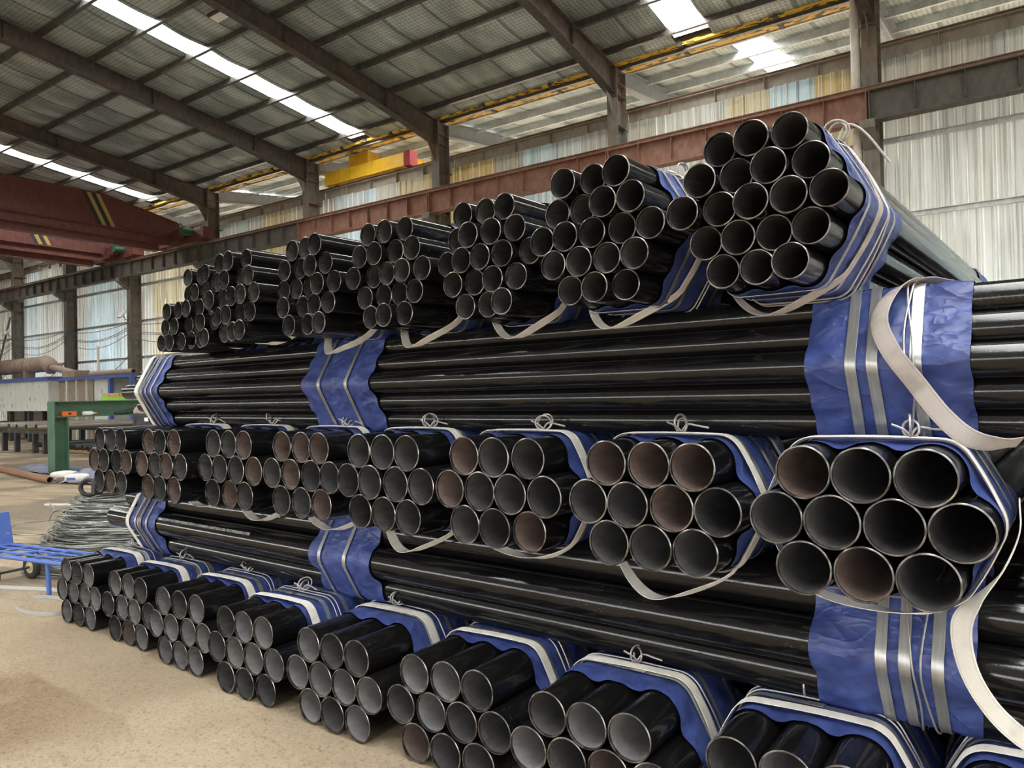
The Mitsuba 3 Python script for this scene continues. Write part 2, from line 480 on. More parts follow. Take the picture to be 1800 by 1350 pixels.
# ---- translucent corrugated wall between the two bays
def sheet_mesh(x0, x1, y, z0, z1, lap):
    pts, x, pitch = [], x0, 0.25
    prof = [(0.0, 0.0), (0.085, 0.0), (0.105, -0.035), (0.145, -0.035), (0.165, 0.0)]
    while x < x1 - 1e-6:
        for a, b in prof:
            pts.append((x + a, y + b + lap))
        x += pitch
    pts.append((x1, y + lap))
    pts = np.array(pts)
    n = len(pts)
    v = np.vstack([np.c_[pts, np.full(n, z0)], np.c_[pts, np.full(n, z1)]])
    f = [[i, i + 1, n + i + 1] for i in range(n - 1)] + [[i, n + i + 1, n + i] for i in range(n - 1)]
    return trimesh.Trimesh(v, np.array(f), process=False)


wall = struct('wall_back', 'translucent corrugated sheet wall behind the columns')
YELLOWED = [(-32, -26.8), (-24, -22), (-16.8, -12.9), (-6.1, -4.9), (-3.9, -2.9)]
BLUISH = [(-46, -43), (-37.8, -33.2), (-26.7, -25.2), (-20.5, -18.2), (-11.8, -10.2), (-4.9, -3.9), (2, 4)]
i, x = 0, XL
while x < XR - 0.5:
    m_ = x + .5
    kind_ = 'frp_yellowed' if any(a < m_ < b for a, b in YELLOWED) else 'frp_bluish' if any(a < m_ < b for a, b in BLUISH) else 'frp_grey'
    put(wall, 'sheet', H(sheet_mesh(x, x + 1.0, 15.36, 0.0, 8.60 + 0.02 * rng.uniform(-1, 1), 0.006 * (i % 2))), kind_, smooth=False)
    x += 1.0
    i += 1
for z in (6.80, 5.18, 3.55, 1.95):
    put(wall, 'girt', H(prism([(15.24, z - .06), (15.31, z - .06), (15.31, z + .06), (15.24, z + .06), (15.24, z + .045), (15.295, z + .045), (15.295, z - .045), (15.24, z - .045)], XL, XR, 'x')), 'galvanised', smooth=False)

# ---- unseen opposite wall, its open band added for pipe highlights, and the two ends
wall = struct('wall_front', 'unseen sheet wall opposite the stack with an open band added for pipe highlights')
put(wall, 'cladding', H(box(XL, XR, YF - 0.1, YF, 2.6, 9.9)), 'sheet_metal', smooth=False)
put(wall, 'dwarf_wall', H(box(XL, XR, YF - 0.1, YF, 0, 1.25)), 'sheet_metal', smooth=False)
for j in range(11):
    put(wall, 'band_post', H(box(XL + 6 * j + .6, XL + 6 * j + .9, YF - 0.1, YF, 1.25, 2.6)), 'sheet_metal', smooth=False)
k = struct('wall_side_bay', 'unseen far wall of the side bay, added with an open band to limit daylight')
put(k, None, H(cat([box(XL, XR, 24, 24.1, 0, 3.6), box(XL, XR, 24, 24.1, 8.2, 12)])), 'sheet_metal', smooth=False)  # unseen wall added to cut the daylight in the side bay
k = struct('wall_end', 'far end wall of the hall')
put(k, None, H(box(XL - 0.1, XL, YF - .1, 24, 0, 14)), 'sheet_metal', smooth=False)
k = struct('wall_end_opposite', 'end wall of the hall behind the stack')
put(k, None, H(box(XR, XR + .1, YF - .1, 24, 0, 14)), 'sheet_metal', smooth=False)
roof = struct('roof', 'outer roof sheets of the two bays')


def slab(ya, yb, za, zb, t, x0=XL, x1=XR):
    return prism([(ya, za), (yb, zb), (yb, zb + t), (ya, za + t)], x0, x1, 'x')


put(roof, 'slope', H(slab(RIDGE, 15.2, zr(RIDGE) + .38, zr(15.2) + .38, .05)), 'sheet_metal', smooth=False)
put(roof, 'slope', H(slab(YF, RIDGE, zr(YF) + .38, zr(RIDGE) + .38, .05)), 'sheet_metal', smooth=False)
put(roof, 'slope', H(slab(15.3, 24, zn(15.3) + .38, zn(24) + .38, .05)), 'sheet_metal', smooth=False)

# ---- steel frames
def hcol(xc, z1):
    ms = [box(xc - .15, xc + .15, 14.70, 14.718, 0, z1), box(xc - .15, xc + .15, 15.182, 15.20, 0, z1), box(xc - .006, xc + .006, 14.718, 15.182, 0, z1)]
    return ms


cols = []
for i, xc in enumerate(COLX):
    k = tag(numbered('steel_column'), 'dark steel column with stiffener plates carrying the crane beam and roof', None, None, 'structure')
    cols.append(k)
    put(k, None, H(cat(hcol(xc, 9.86))), 'column_steel', smooth=False)
    for z in (6.55, 7.05, 7.9, 8.4, 9.2, 9.5, 9.84):
        for s in (-1, 1):
            put(k, 'stiffener', H(box(xc + (s - 1) * .07 + .004 * s, xc + (s + 1) * .07 + .004 * s, 14.718, 15.182, z, z + .014)), 'column_steel', smooth=False)
    # bracket that carries the crane beam
    put(k, 'bracket', H(cat([prism([(14.70, 6.55), (14.70, 7.04), (14.22, 7.04), (14.22, 6.86)], xc - .008, xc + .008, 'x'), box(xc - .15, xc + .15, 14.20, 14.70, 7.0, 7.02),
                             prism([(14.70, 6.53), (14.70, 6.55), (14.22, 6.87), (14.22, 6.85)], xc - .15, xc + .15, 'x'), box(xc - .15, xc + .15, 14.20, 14.22, 6.85, 7.02)])), 'column_steel', smooth=False)
    put(k, 'post_head', H(box(xc - .14, xc + .14, 15.0, 15.2, 9.87, 10.55)), 'galvanised', smooth=False)
    for s in (-1, 1):              # packing of the neighbouring bay's crane beam
        put(k, 'beam_seat', H(box(xc - .13, xc + .13, 15.2, 15.7, 8.38, 8.41)), 'column_steel', smooth=False) if s == 1 else None

for i, xc in enumerate(COLX):
    k = tag(numbered('roof_rafter'), 'dark brown tapered steel rafter under the foil lined roof', None, None, 'structure')
    ys = [14.72, 13.2, 11.7, 9, 6, RIDGE]
    dep = [0.72, 0.60, 0.52, 0.48, 0.48, 0.50]
    top = [(y, zr(y) - .002) for y in ys]
    bot = [(y, zr(y) - d) for y, d in zip(ys, dep)]
    web = prism(top + bot[::-1], xc - .006, xc + .006, 'x')
    tf = prism(top + [(y, z - .016) for y, z in top][::-1], xc - .12, xc + .12, 'x')
    bf = prism([(y, z + .016) for y, z in bot] + bot[::-1], xc - .12, xc + .12, 'x')
    endp = box(xc - .13, xc + .13, 14.66, 14.70, 9.12, 9.86)
    put(k, None, H(cat([web, tf, bf, endp])), 'rafter_steel', smooth=False)
    for y in (12.6, 9.2, 5.4):
        for s in (-1, 1):
            put(k, 'stiffener', H(box(xc + .06 * s - .05, xc + .06 * s + .05, y - .006, y + .006, zr(y) - .49, zr(y) - .02)), 'rafter_steel', smooth=False)
    put(k, 'haunch', H(prism([(14.7, 9.14), (14.7, 8.65), (14.64, 8.75), (14.35, 9.2), (14.2, 9.24)], xc - .006, xc + .006, 'x')), 'column_steel', smooth=False)
    # the other slope, out of sight above the camera
    k2 = put(k, 'far_half', H(cat([prism([(y, zr(y) - .002) for y in (RIDGE, YF)] + [(y, zr(y) - .5) for y in (YF, RIDGE)], xc - .006, xc + .006, 'x'), prism([(y, zr(y) - .484) for y in (RIDGE, YF)] + [(y, zr(y) - .5) for y in (YF, RIDGE)], xc - .12, xc + .12, 'x')])), 'rafter_steel', smooth=False)

for i, xc in enumerate(COLX):
    k = tag(numbered('side_bay_rafter'), 'grey painted rafter of the side bay roof beyond the gutter', None, None, 'structure')
    put(k, None, H(cat([prism([(15.25, zn(15.25)), (24, zn(24)), (24, zn(24) - .5), (15.25, zn(15.25) - .46)], xc - .006, xc + .006, 'x'),
                        prism([(15.25, zn(15.25)), (24, zn(24)), (24, zn(24) - .016), (15.25, zn(15.25) - .016)], xc - .13, xc + .13, 'x'),
                        prism([(15.25, zn(15.25) - .444), (24, zn(24) - .484), (24, zn(24) - .5), (15.25, zn(15.25) - .46)], xc - .13, xc + .13, 'x')])), 'grey_paint', smooth=False)
    put(k, 'knee_brace', H(tube([hall(xc - .25, 15.2, 9.5), hall(xc - .05, 17.0, 9.75)], .035, 4)) if False else tube([hall(xc + .05, 15.25, 9.55), hall(xc + .05, 17.2, 9.78)], .04, 4), 'grey_paint', smooth=False)

# ---- foil lined ceiling between the purlins, cut for the rooflights
PURL = [14.95] + [14.15 - 1.325 * i for i in range(9)]         # rows of purlins down to the ridge
STRIPS = [(-7.0, -6.1), (-18.35, -17.55), (-30.75, -29.9), (-42.6, -41.8), (5.0, 5.9)]
ceil = struct('ceiling', 'silver foil insulation lining under the roof with wire mesh')
LIFT = 0.15


def quilt(x0, x1, ya, yb, zf, seed, n=8, m=6, sag=0.05, lift=LIFT):
    xs, ysq = np.linspace(x0, x1, n + 1), np.linspace(ya, yb, m + 1)
    X, Y = np.meshgrid(xs, ysq, indexing='ij')
    u, v = (X - x0) / (x1 - x0), (Y - ya) / (yb - ya)
    Z = np.vectorize(zf)(Y) + lift - sag * 4 * v * (1 - v) - 0.03 * (meshkit.noise(np.stack([X * 1.3, Y * 2.2, X * 0 + seed], -1)) - .5) * 4 * v * (1 - v)
    P3 = np.stack([X, Y, Z], -1).reshape(-1, 3)
    f = []
    for a in range(n):
        for b in range(m):
            q = a * (m + 1) + b
            f += [[q, q + 1, q + m + 2], [q, q + m + 2, q + m + 1]]
    return trimesh.Trimesh(P3, np.array(f), process=False)


def bays():
    xs = sorted(COLX + [XL, XR])
    return [(a, b) for a, b in zip(xs[:-1], xs[1:]) if b - a > 0.5]


for a, b in bays():
    cuts = [s for s in STRIPS if s[0] > a and s[1] < b]
    for j in range(len(PURL) - 1):
        yb, ya = PURL[j], PURL[j + 1]
        pieces = [(a, cuts[0][0]), (cuts[0][1], b)] if cuts else [(a, b)]
        for (p, q) in pieces:
            put(ceil, 'foil_panel', H(quilt(p, q, ya, yb, zr, rng.random() * 90, n=max(4, int((q - p) * 1.6)))), 'foil', smooth=True)
NEAR = [9.5, 4.4, -0.6, -12.5, -30.4]
ed = [XR] + [v for c in NEAR for v in (c + .8, c - .8)] + [XL]
for q, p in zip(ed[0::2], ed[1::2]):
    put(ceil, 'foil_slope', H(quilt(p, q, YF, RIDGE, zr, 3.0, n=8, m=2, sag=0.0)), 'foil', smooth=True)
for y in PURL + [RIDGE - 1.4 * i for i in range(1, 9)]:
    z = zr(y)
    put(ceil, 'purlin', H(prism([(y - .035, z), (y + .055, z), (y + .055, z + .012), (y - .02, z + .012), (y - .02, z + .19), (y - .035, z + .19)], XL, XR, 'x')), 'purlin_steel', smooth=False)

ceil2 = struct('ceiling_side_bay', 'foil lined roof of the side bay seen over the crane beam')
PN = [15.55 + 1.30 * i for i in range(7)]
STRIPN = [(-6.15, -5.3), (-15.9, -15.05), (-27.9, -27.0)]
for a, b in bays():
    cuts = [s for s in STRIPN if s[0] > a and s[1] < b]
    for j in range(len(PN) - 1):
        pieces = [(a, cuts[0][0]), (cuts[0][1], b)] if cuts else [(a, b)]
        for (p, q) in pieces:
            put(ceil2, 'foil_panel', H(quilt(p, q, PN[j], PN[j + 1], zn, rng.random() * 90, n=5, m=5)), 'foil', smooth=True)
for y in PN:
    z = zn(y)
    put(ceil2, 'purlin', H(prism([(y - .035, z - .06), (y + .045, z - .06), (y + .045, z - .045), (y - .02, z - .045), (y - .02, z + .15), (y + .035, z + .15), (y + .035, z + .17), (y - .035, z + .17)], XL, XR, 'x')), 'galvanised', smooth=False)

# ---- rooflights: backlit translucent strips
def rooflight(x0, x1, ya, yb, zf):
    k = tag(numbered('skylight'), 'glowing white rooflight strip between two rafters', None, None, 'structure')
    n = 6
    ys = np.linspace(ya, yb, n + 1)
    v, f = [], []
    for y in ys:
        v += [hall(x0, y, zf(y) + LIFT + .03), hall(x1, y, zf(y) + LIFT + .03)]
    for i in range(n):
        q = 2 * i
        f += [[q, q + 2, q + 3], [q, q + 3, q + 1]]
    m = trimesh.Trimesh(np.array(v), np.array(f), process=False)
    if m.face_normals[0][2] > 0:
        m.faces = m.faces[:, ::-1]
    scene[k] = mikit.ply(m, {'type': 'diffuse', 'reflectance': {'type': 'rgb', 'value': [.6, .6, .6]}}, smooth=False)
    scene[k]['emitter'] = {'type': 'area', 'radiance': {'type': 'rgb', 'value': list(SKYLIGHT_RADIANCE)}}


for a, b in STRIPS:
    rooflight(a, b, RIDGE, 14.6, zr)
for c in NEAR:                            # unseen strips on the slope over the camera, added for top light
    rooflight(c - .8, c + .8, YF + .6, RIDGE - .6, zr)
for a, b in STRIPN:
    rooflight(a, b, 15.6, 23.4, zn)

# ---- valley gutter
gut = struct('valley_gutter', 'brown valley gutter between the two roofs with daylight glow painted in yellow')
for i in range(len(COLX) - 1):
    a, b = COLX[i + 1], COLX[i]
    put(gut, 'trough', H(prism([(14.82, 10.28), (14.80, 10.28), (14.80, 9.97), (15.4, 9.97), (15.4, 10.28), (15.38, 10.28), (15.38, 9.99), (14.82, 9.99)], a, b, 'x')), 'gutter_painted_glow', smooth=False)
    for t in (0.30, 0.68):
        x = a + (b - a) * t
        put(gut, 'hanger', H(cat([box(x - .05, x + .05, 14.76, 15.44, 9.94, 9.968), box(x - .05, x + .05, 14.76, 14.795, 9.94, 10.3)])), 'rafter_steel', smooth=False)

# ---- crane beams
def ibeam(x0, x1, yc, z0, z1, bw, tf=.018, tw=.012):
    p = [(yc - bw / 2, z0), (yc + bw / 2, z0), (yc + bw / 2, z0 + tf), (yc + tw / 2, z0 + tf), (yc + tw / 2, z1 - tf), (yc + bw / 2, z1 - tf), (yc + bw / 2, z1), (yc - bw / 2, z1), (yc - bw / 2, z1 - tf), (yc - tw / 2, z1 - tf), (yc - tw / 2, z0 + tf), (yc - bw / 2, z0 + tf)]
    return prism(p, x0, x1, 'x')


edges = [XR] + COLX + [XL]
for i in range(len(edges) - 1):
    b, a = edges[i], edges[i + 1]
    if b - a < 1:
        continue
    red = 2 <= i <= 4
    mat = 'rusty_beam' if red else 'dark_beam'
    k = tag(numbered('crane_runway_beam'), ('rust red' if red else 'dark olive') + ' crane runway beam with stiffeners along the columns', None, None, 'structure')
    put(k, None, H(ibeam(a + .012, b - .012, 14.46, 7.02, 7.66, .28)), mat, smooth=False)
    for j in range(1, 7):
        x = a + (b - a) * j / 7
        put(k, 'stiffener', H(box(x - .006, x + .006, 14.33, 14.454, 7.12, 7.642)), mat, smooth=False)
    for x in (a + .03, b - .03):
        put(k, 'end_plate', H(box(x - .01, x + .01, 14.32, 14.60, 7.02, 7.66)), mat, smooth=False)
    put(k, 'rail', H(ibeam(a, b, 14.46, 7.66, 7.78, .09, .02, .03)), 'rail_rust', smooth=False)
    k = tag(numbered('side_bay_crane_beam'), 'brown crane runway beam of the side bay above the sheet wall', None, None, 'structure')
    put(k, None, H(ibeam(a + .012, b - .012, 15.62, 8.41, 8.98, .28)), 'khaki_beam', smooth=False)
    for j in range(1, 5):
        x = a + (b - a) * j / 5
        put(k, 'stiffener', H(box(x - .006, x + .006, 15.49, 15.614, 8.43, 8.962)), 'khaki_beam', smooth=False)
    put(k, 'rail', H(ibeam(a, b, 15.62, 8.98, 9.08, .08, .02, .03)), 'rail_rust', smooth=False)

# ---- downpipe
k = thing('downpipe', 'cream plastic rainwater downpipe beside the column above the biggest upper bundle', 'pipe')
put(k, None, tube([hall(-3.04, 14.86, z) for z in (0.0, 3, 6.2, 9.86)], .10, 16), 'white_pvc', smooth=40)
for z in (2.0, 4.4, 6.2, 8.0, 9.2):
    put(k, 'collar', tube([hall(-3.04, 14.86, z - .04), hall(-3.04, 14.86, z + .04)], .112, 16), 'white_pvc', smooth=40)

# ---- wall cables, floodlights
for j, (z, sag) in enumerate(((5.05, .20), (4.86, .42), (4.74, .36), (4.56, .5), (3.55, .9))):
    k = thing('wall_cable', ['topmost of the black cables strung between the columns', 'second black cable strung between the columns', 'third black cable strung between the columns', 'fourth black cable strung between the columns', 'loose low cable sagging between the columns above the duct'][j], 'cable')
    pts = []
    for i in range(5 if j < 4 else 6, len(COLX) - 1):
        a, b = COLX[i], COLX[i + 1]
        for t in np.linspace(0, 1, 14, endpoint=False):
            pts.append(hall(a + (b - a) * t, 14.66 - .01 * j, z - sag * 4 * t * (1 - t)))
    put(k, None, tube(pts, .016, 5), 'dark_cable', smooth=40)
for i, nm in ((6, 'small floodlight on the column behind the far end of the stack'), (8, 'small floodlight on the column above the blower duct')):
    xc = COLX[i]
    k = thing('floodlight', nm, 'floodlight')
    M = HALL @ trs(xc - .02, 14.42, 5.42, 0, rx(-0.7))
    put(k, None, moved(rbox(-.16, .16, -.04, .04, -.2, .2, .015), M), 'galvanised')
    put(k, 'lens', moved(box(-.13, .13, -.046, -.039, -.16, .16), M), 'lamp_lens', smooth=False)
    put(k, 'arm', tube([hall(xc - .02, 14.44, 5.4), hall(xc, 14.55, 5.2), hall(xc, 14.70, 5.18)], .02, 6), 'dark_cable')

# ---- ceiling lamp
k = thing('ceiling_lamp', 'small rectangular bulkhead lamp under the foil ceiling beside a rafter', 'lamp')
LM = HALL @ trs(-15.17, 8.03, zr(8.03) - .02, 0, rx(-0.124))
put(k, None, moved(rbox(-.75, -.15, -.16, .16, -.09, .0, .02), LM), 'rafter_steel')
put(k, 'lens', moved(rbox(-.70, -.20, -.12, .12, -.11, -.085, .008), LM), 'lamp_lens')

# ---- red bridge cranes of the main bay
def red_crane(xc, label, label_motor):
    k = thing('bridge_crane', label, 'crane')
    y0, y1 = YF + 1.0, 14.1
    top = [(y0, 9.2), (11.3, 9.2), (y1 + .1, 8.62)]
    bot = [(y1 + .1, 8.0), (13.6, 7.70), (y0, 7.70)]
    put(k, None, H(cat([prism(top + bot, xc - .26, xc + .26, 'x'), prism([(y0, 7.68), (13.55, 7.68), (13.55, 7.70), (y0, 7.70)], xc - .34, xc + .34, 'x'),
                        prism([(y0, 9.2), (11.3, 9.2), (y1 + .1, 8.62), (y1 + .1, 8.64), (11.3, 9.22), (y0, 9.22)], xc - .30, xc + .30, 'x')])), 'crane_red', smooth=False)
    put(k, 'lower_rail_flange', H(cat([box(xc - .10, xc + .10, y0, 13.4, 7.47, 7.68), box(xc - .16, xc + .16, y0, 13.4, 7.44, 7.47)])), 'crane_red', smooth=False)
    put(k, 'side_ledge', H(prism([(xc + .26, 8.05), (xc + .42, 8.0), (xc + .42, 7.98), (xc + .26, 7.98)], y0, 13.7, 'y')), 'crane_red', smooth=False)
    for q, (mt, off) in enumerate((('stripe_black', 0), ('stripe_yellow', .16), ('stripe_black', .32), ('stripe_yellow', .48))):
        ya = 10.9 + off
        put(k, 'warning_stripe', H(prism([(ya - .42, 9.18), (ya - .27, 9.18), (ya + .28, 8.07), (ya + .13, 8.07)], xc + .261, xc + .265, 'x')), mt, smooth=False)
    # end carriage on the rail, its motor
    put(k, 'end_carriage', H(cat([rbox(xc - 1.7, xc + 1.7, 14.25, 14.67, 7.84, 8.28, .02), box(xc - .5, xc + .5, 13.9, 14.3, 7.86, 8.3)])), 'crane_red', smooth=False)
    for s in (-1, 1):
        put(k, 'wheel', H(moved(trimesh.creation.cylinder(.2, .08, sections=24), trs(xc + 1.3 * s, 14.46, 7.98, 0, rx(PI / 2)))), 'rail_rust')
        put(k, 'buffer', H(rbox(xc + 1.72 * s - .12, xc + 1.72 * s + .12, 14.22, 14.7, 7.88, 8.34, .02)), 'crane_red', smooth=False)
    put(k, 'motor', H(moved(trimesh.creation.cylinder(.16, .42, sections=20), trs(xc + .95, 14.05, 8.2, 0, rx(PI / 2)))), 'motor_green', label=label_motor)
    put(k, 'gearbox', H(moved(trimesh.creation.cylinder(.2, .2, sections=20), trs(xc + .62, 14.02, 8.15, 0, rx(PI / 2)))), 'crane_red')
    put(k, 'cable_loop', tube([hall(xc + .5, 14.0, 8.3), hall(xc + .62, 13.9, 8.5), hall(xc + .8, 13.9, 8.52), hall(xc + .92, 13.95, 8.36)], .03, 6), 'dark_cable')


red_crane(-28.1, 'dark red bridge crane girder with striped warning marks, higher in view', 'green travel motor')
red_crane(-33.3, 'red bridge crane girder behind the first one, lower in view at the wall', 'travel motor')

# ---- yellow crane of the side bay
k = thing('yellow_crane', 'yellow crane end carriage with a red bumper on the side bay beam', 'crane')
YC = 15.62
put(k, None, H(rbox(-20.6, -16.75, YC - .2, YC + .2, 9.10, 9.55, .015)), 'crane_yellow', smooth=False)
put(k, 'bumper', H(rbox(-16.75, -16.5, YC - .19, YC + .19, 9.08, 9.58, .015)), 'bumper_red', smooth=False, label='red bumper')
put(k, 'girder', H(prism([(15.8, 9.5), (17.2, 10.05), (23.8, 10.2), (23.8, 9.35), (15.8, 9.2)], -18.3, -17.9, 'x')), 'crane_yellow', smooth=False)
put(k, 'hoist_box', H(rbox(-19.5, -18.55, 15.55, 16.1, 9.56, 10.02, .02)), 'crane_yellow', smooth=False)
for x in (-20.2, -17.2):
    put(k, 'wheel', H(moved(trimesh.creation.cylinder(.14, .06, sections=20), trs(x, YC, 9.19, 0, rx(PI / 2)))), 'rail_rust')
for x in (-19.9, -19.3, -18.2):
    put(k, 'seam', H(box(x - .008, x + .008, YC - .204, YC - .199, 9.12, 9.53)), 'stripe_yellow', smooth=False)
k = thing('second_yellow_crane', 'yellow crane girder glimpsed between the two red girders', 'crane')
put(k, None, H(prism([(15.5, 8.98), (15.5, 9.4), (19, 10.2), (23.8, 10.2), (23.8, 9.1)], -42.3, -41.9, 'x')), 'crane_yellow', smooth=False)

# ================================================================ THE PIPE STACK
OD6, W6, OD4, W4 = 0.1683, 0.0052, 0.1107, 0.0040
PIT6, PIT4 = 0.16973, 0.1117
LENGTH = 6.0


def pipe_meshes(od, wall, n):
    a = np.arange(n) * 2 * PI / n
    def ring(r, y):
        return np.c_[r * np.cos(a), np.full(n, y), r * np.sin(a)]
    def skin(rings, close=False):
        v = np.vstack(rings)
        f = []
        for i in range(len(rings) - 1):
            for k in range(n):
                l = (k + 1) % n
                f += [[i * n + k, (i + 1) * n + l, i * n + l], [i * n + k, (i + 1) * n + k, (i + 1) * n + l]]
        return trimesh.Trimesh(v, np.array(f), process=False)
    R, ri = od / 2, od / 2 - wall
    bev = wall * .62
    outer = skin([ring(R, bev * .6), ring(R, .3), ring(R, 3.0), ring(R, LENGTH - bev * .6), ring(ri + wall * .3, LENGTH), ring(ri, LENGTH)])
    end = skin([ring(ri, .012), ring(ri, 0.0), ring(ri + wall * .38, 0.0), ring(R, bev * .6)])
    bore = skin([ring(ri, LENGTH), ring(ri, 3.0), ring(ri, .8), ring(ri, .012)])
    for m in (outer, end, bore):
        pass
    # outward orientation: outer skin must face away from the axis
    def orient(m, outward):
        c = m.triangles_center
        d = (m.face_normals[:, [0, 2]] * c[:, [0, 2]]).sum(1).sum()
        if (d > 0) != outward:
            m.faces = m.faces[:, ::-1]
        return m
    orient(outer, True)
    orient(bore, False)
    if (end.face_normals[:, 1]).sum() > 0:
        end.faces = end.faces[:, ::-1]
    return outer, end, bore


PLY = {}
for nm, od, wall in (('six', OD6, W6), ('four', OD4, W4)):
    o, e, b = pipe_meshes(od, wall, 48)
    PLY[nm, 'body'] = mikit.ply(o, 'black_lacquer', smooth=40)
    PLY[nm, 'end'] = mikit.ply(e, 'bare_edge', smooth=30)
    for v in ('grey', 'dusty', 'rusty', 'dark'):
        PLY[nm, v] = mikit.ply(b, 'bore_' + v, smooth=40)


def pipe(size, M, bore, label, group):
    k = thing('steel_pipe', label, 'pipe', group)
    M = M @ np.array([[math.cos(a := rng.random() * 6.28), 0, math.sin(a), 0], [0, 1, 0, 0], [-math.sin(a), 0, math.cos(a), 0], [0, 0, 0, 1.0]])
    put(k, None, PLY[size, 'body'], None, mat=M)
    put(k, 'bore', PLY[size, bore], None, mat=M, label={'grey': 'grey dusty bore', 'dusty': 'pale dusty bore', 'rusty': 'reddish brown rusty bore', 'dark': 'dark bore'}[bore])
    put(k, 'cut_end', PLY[size, 'end'], None, mat=M, label='bare bright cut end')
    return k


# a bundle's cross-section: rows of pipes from the bottom up
def lattice(rows, pit):
    out = []
    for r, n in enumerate(rows):
        for j in range(n):
            out.append((r, j, (j - (n - 1) / 2) * pit, r * pit * math.sqrt(3) / 2))
    return out


PROF = {}


def profile(kind, rows, pit, od, N=160):
    """(centre, hull radius, hugging radius) by angle"""
    if kind in PROF:
        return PROF[kind]
    pts = lattice(rows, pit)
    u = unary_union([Point(x, z).buffer(od / 2 + .0015, 24) for _, _, x, z in pts])
    hull = u.convex_hull.buffer(.0015)
    hug = u.buffer(.045, 12).buffer(-.045, 12).buffer(.001)
    c = np.array([0.0, np.mean([z for *_, z in pts])])
    th = np.arange(N) * 2 * PI / N
    out = []
    for g in (hull, hug):
        r = []
        for t in th:
            ray = LineString([c, c + 3 * np.array([math.cos(t), math.sin(t)])])
            q = ray.intersection(g.exterior)
            qs = [q] if q.geom_type == 'Point' else list(q.geoms)
            r.append(max(math.hypot(p.x - c[0], p.y - c[1]) for p in qs))
        out.append(np.array(r))
    PROF[kind] = (c, th, out[0], out[1])
    return PROF[kind]


B10, B19 = (3, 4, 3), (3, 4, 5, 4, 3)
profile('six', B10, PIT6, OD6)
profile('four', B19, PIT4, OD4)


def pressed(th):
    """how freely a wrapping can stand off: neighbouring bundles press it flat at their widest points"""
    return 1 - .88 * np.exp(-(np.sin(th) / .30) ** 2)


LOOSE = False


def pr_point(kind, i, y, off, dip=0.0):
    c, th, r0, r1 = PROF[kind]
    r = r0[i] * (1 - dip) + r1[i] * dip + off * (1.0 if LOOSE else pressed(th[i]))
    return [c[0] + r * math.cos(th[i]), y, c[1] + r * math.sin(th[i])]


def tarp_mesh(kind, y0, y1, seed, amp=.016, ny=30, tight=()):
    c, th, r0, r1 = PROF[kind]
    N = len(th)
    circ = np.stack([np.cos(th), np.sin(th), th * 0 + seed], -1)
    e0 = y0 + amp * (meshkit.fbm(circ * 2.2, 3, 1) - .5) * 2
    e1 = y1 + amp * (meshkit.fbm(circ * 2.2, 3, 5) - .5) * 2
    v = []
    for s in np.linspace(0, 1, ny):
        y = e0 + (e1 - e0) * s
        edge = min(s, 1 - s) * (y1 - y0)
        d = .75 * max(0.0, 1 - edge / .10)
        r = r0 * (1 - d) + r1 * d
        p = np.stack([np.cos(th) * 3.5, np.sin(th) * 3.5, y * 6 + seed], -1)
        q = np.stack([np.cos(th) * 10, np.sin(th) * 10, y * 14 + seed], -1)
        ridge = np.stack([np.cos(th) * 5 + y * 9, np.sin(th) * 5 - y * 7, y * 3 + seed], -1)
        wr = .006 * meshkit.noise(p, 3) + .004 * meshkit.noise(q, 4) + .007 * (1 - 2 * np.abs(meshkit.noise(ridge, 6) - .5)) ** 3
        slack = np.ones_like(y)
        for ys in tight:           # pulled tight under every strap
            slack = np.minimum(slack, .08 + .92 * np.clip((np.abs(y - ys) - .018) / .05, 0, 1))
        r = r + .0015 + wr * (0.35 + 0.65 * min(1, edge / .05)) * slack * (1.0 if LOOSE else pressed(th))
        v.append(np.stack([c[0] + r * np.cos(th), y, c[1] + r * np.sin(th)], -1))
    v = np.array(v).reshape(-1, 3)
    f = []
    for i in range(ny - 1):
        for k in range(N):
            l = (k + 1) % N
            f += [[i * N + k, i * N + l, (i + 1) * N + l], [i * N + k, (i + 1) * N + l, (i + 1) * N + k]]
    return trimesh.Trimesh(v, np.array(f), process=False)


def ring_path(kind, y, off, tilt=0.0, seed=0.0, wob=0.0):
    N = len(PROF[kind][1])
    out = []
    for i in range(N):
        t = PROF[kind][1][i]
        out.append(pr_point(kind, i, y + tilt * math.sin(t + seed) + wob * math.sin(3 * t + seed), off))
    return np.array(out)


def at(path, M):
    return path @ M[:3, :3].T + M[:3, 3]


def strap(kind, y, M, width, label, group, mat, seed=0.0, off=.0095, seal_i=None):
    k = thing('steel_strap', label, 'strap', group)
    p = at(ring_path(kind, y, off, .006, seed), M)
    w = M[:3, :3] @ np.array([0, 1.0, 0])
    m, _ = ribbon(p, w, width, .0016, closed=True)
    put(k, None, m, mat, smooth=25)
    i = seal_i if seal_i is not None else 40
    q = [j % 160 for j in range(i - 3, i + 4)]
    m, _ = ribbon(p[q] * 1.0 + (M[:3, :3] @ np.array([0, 0, .002])), w, width + .006, .004)
    put(k, 'crimp_seal', m, mat, smooth=25)
    return k


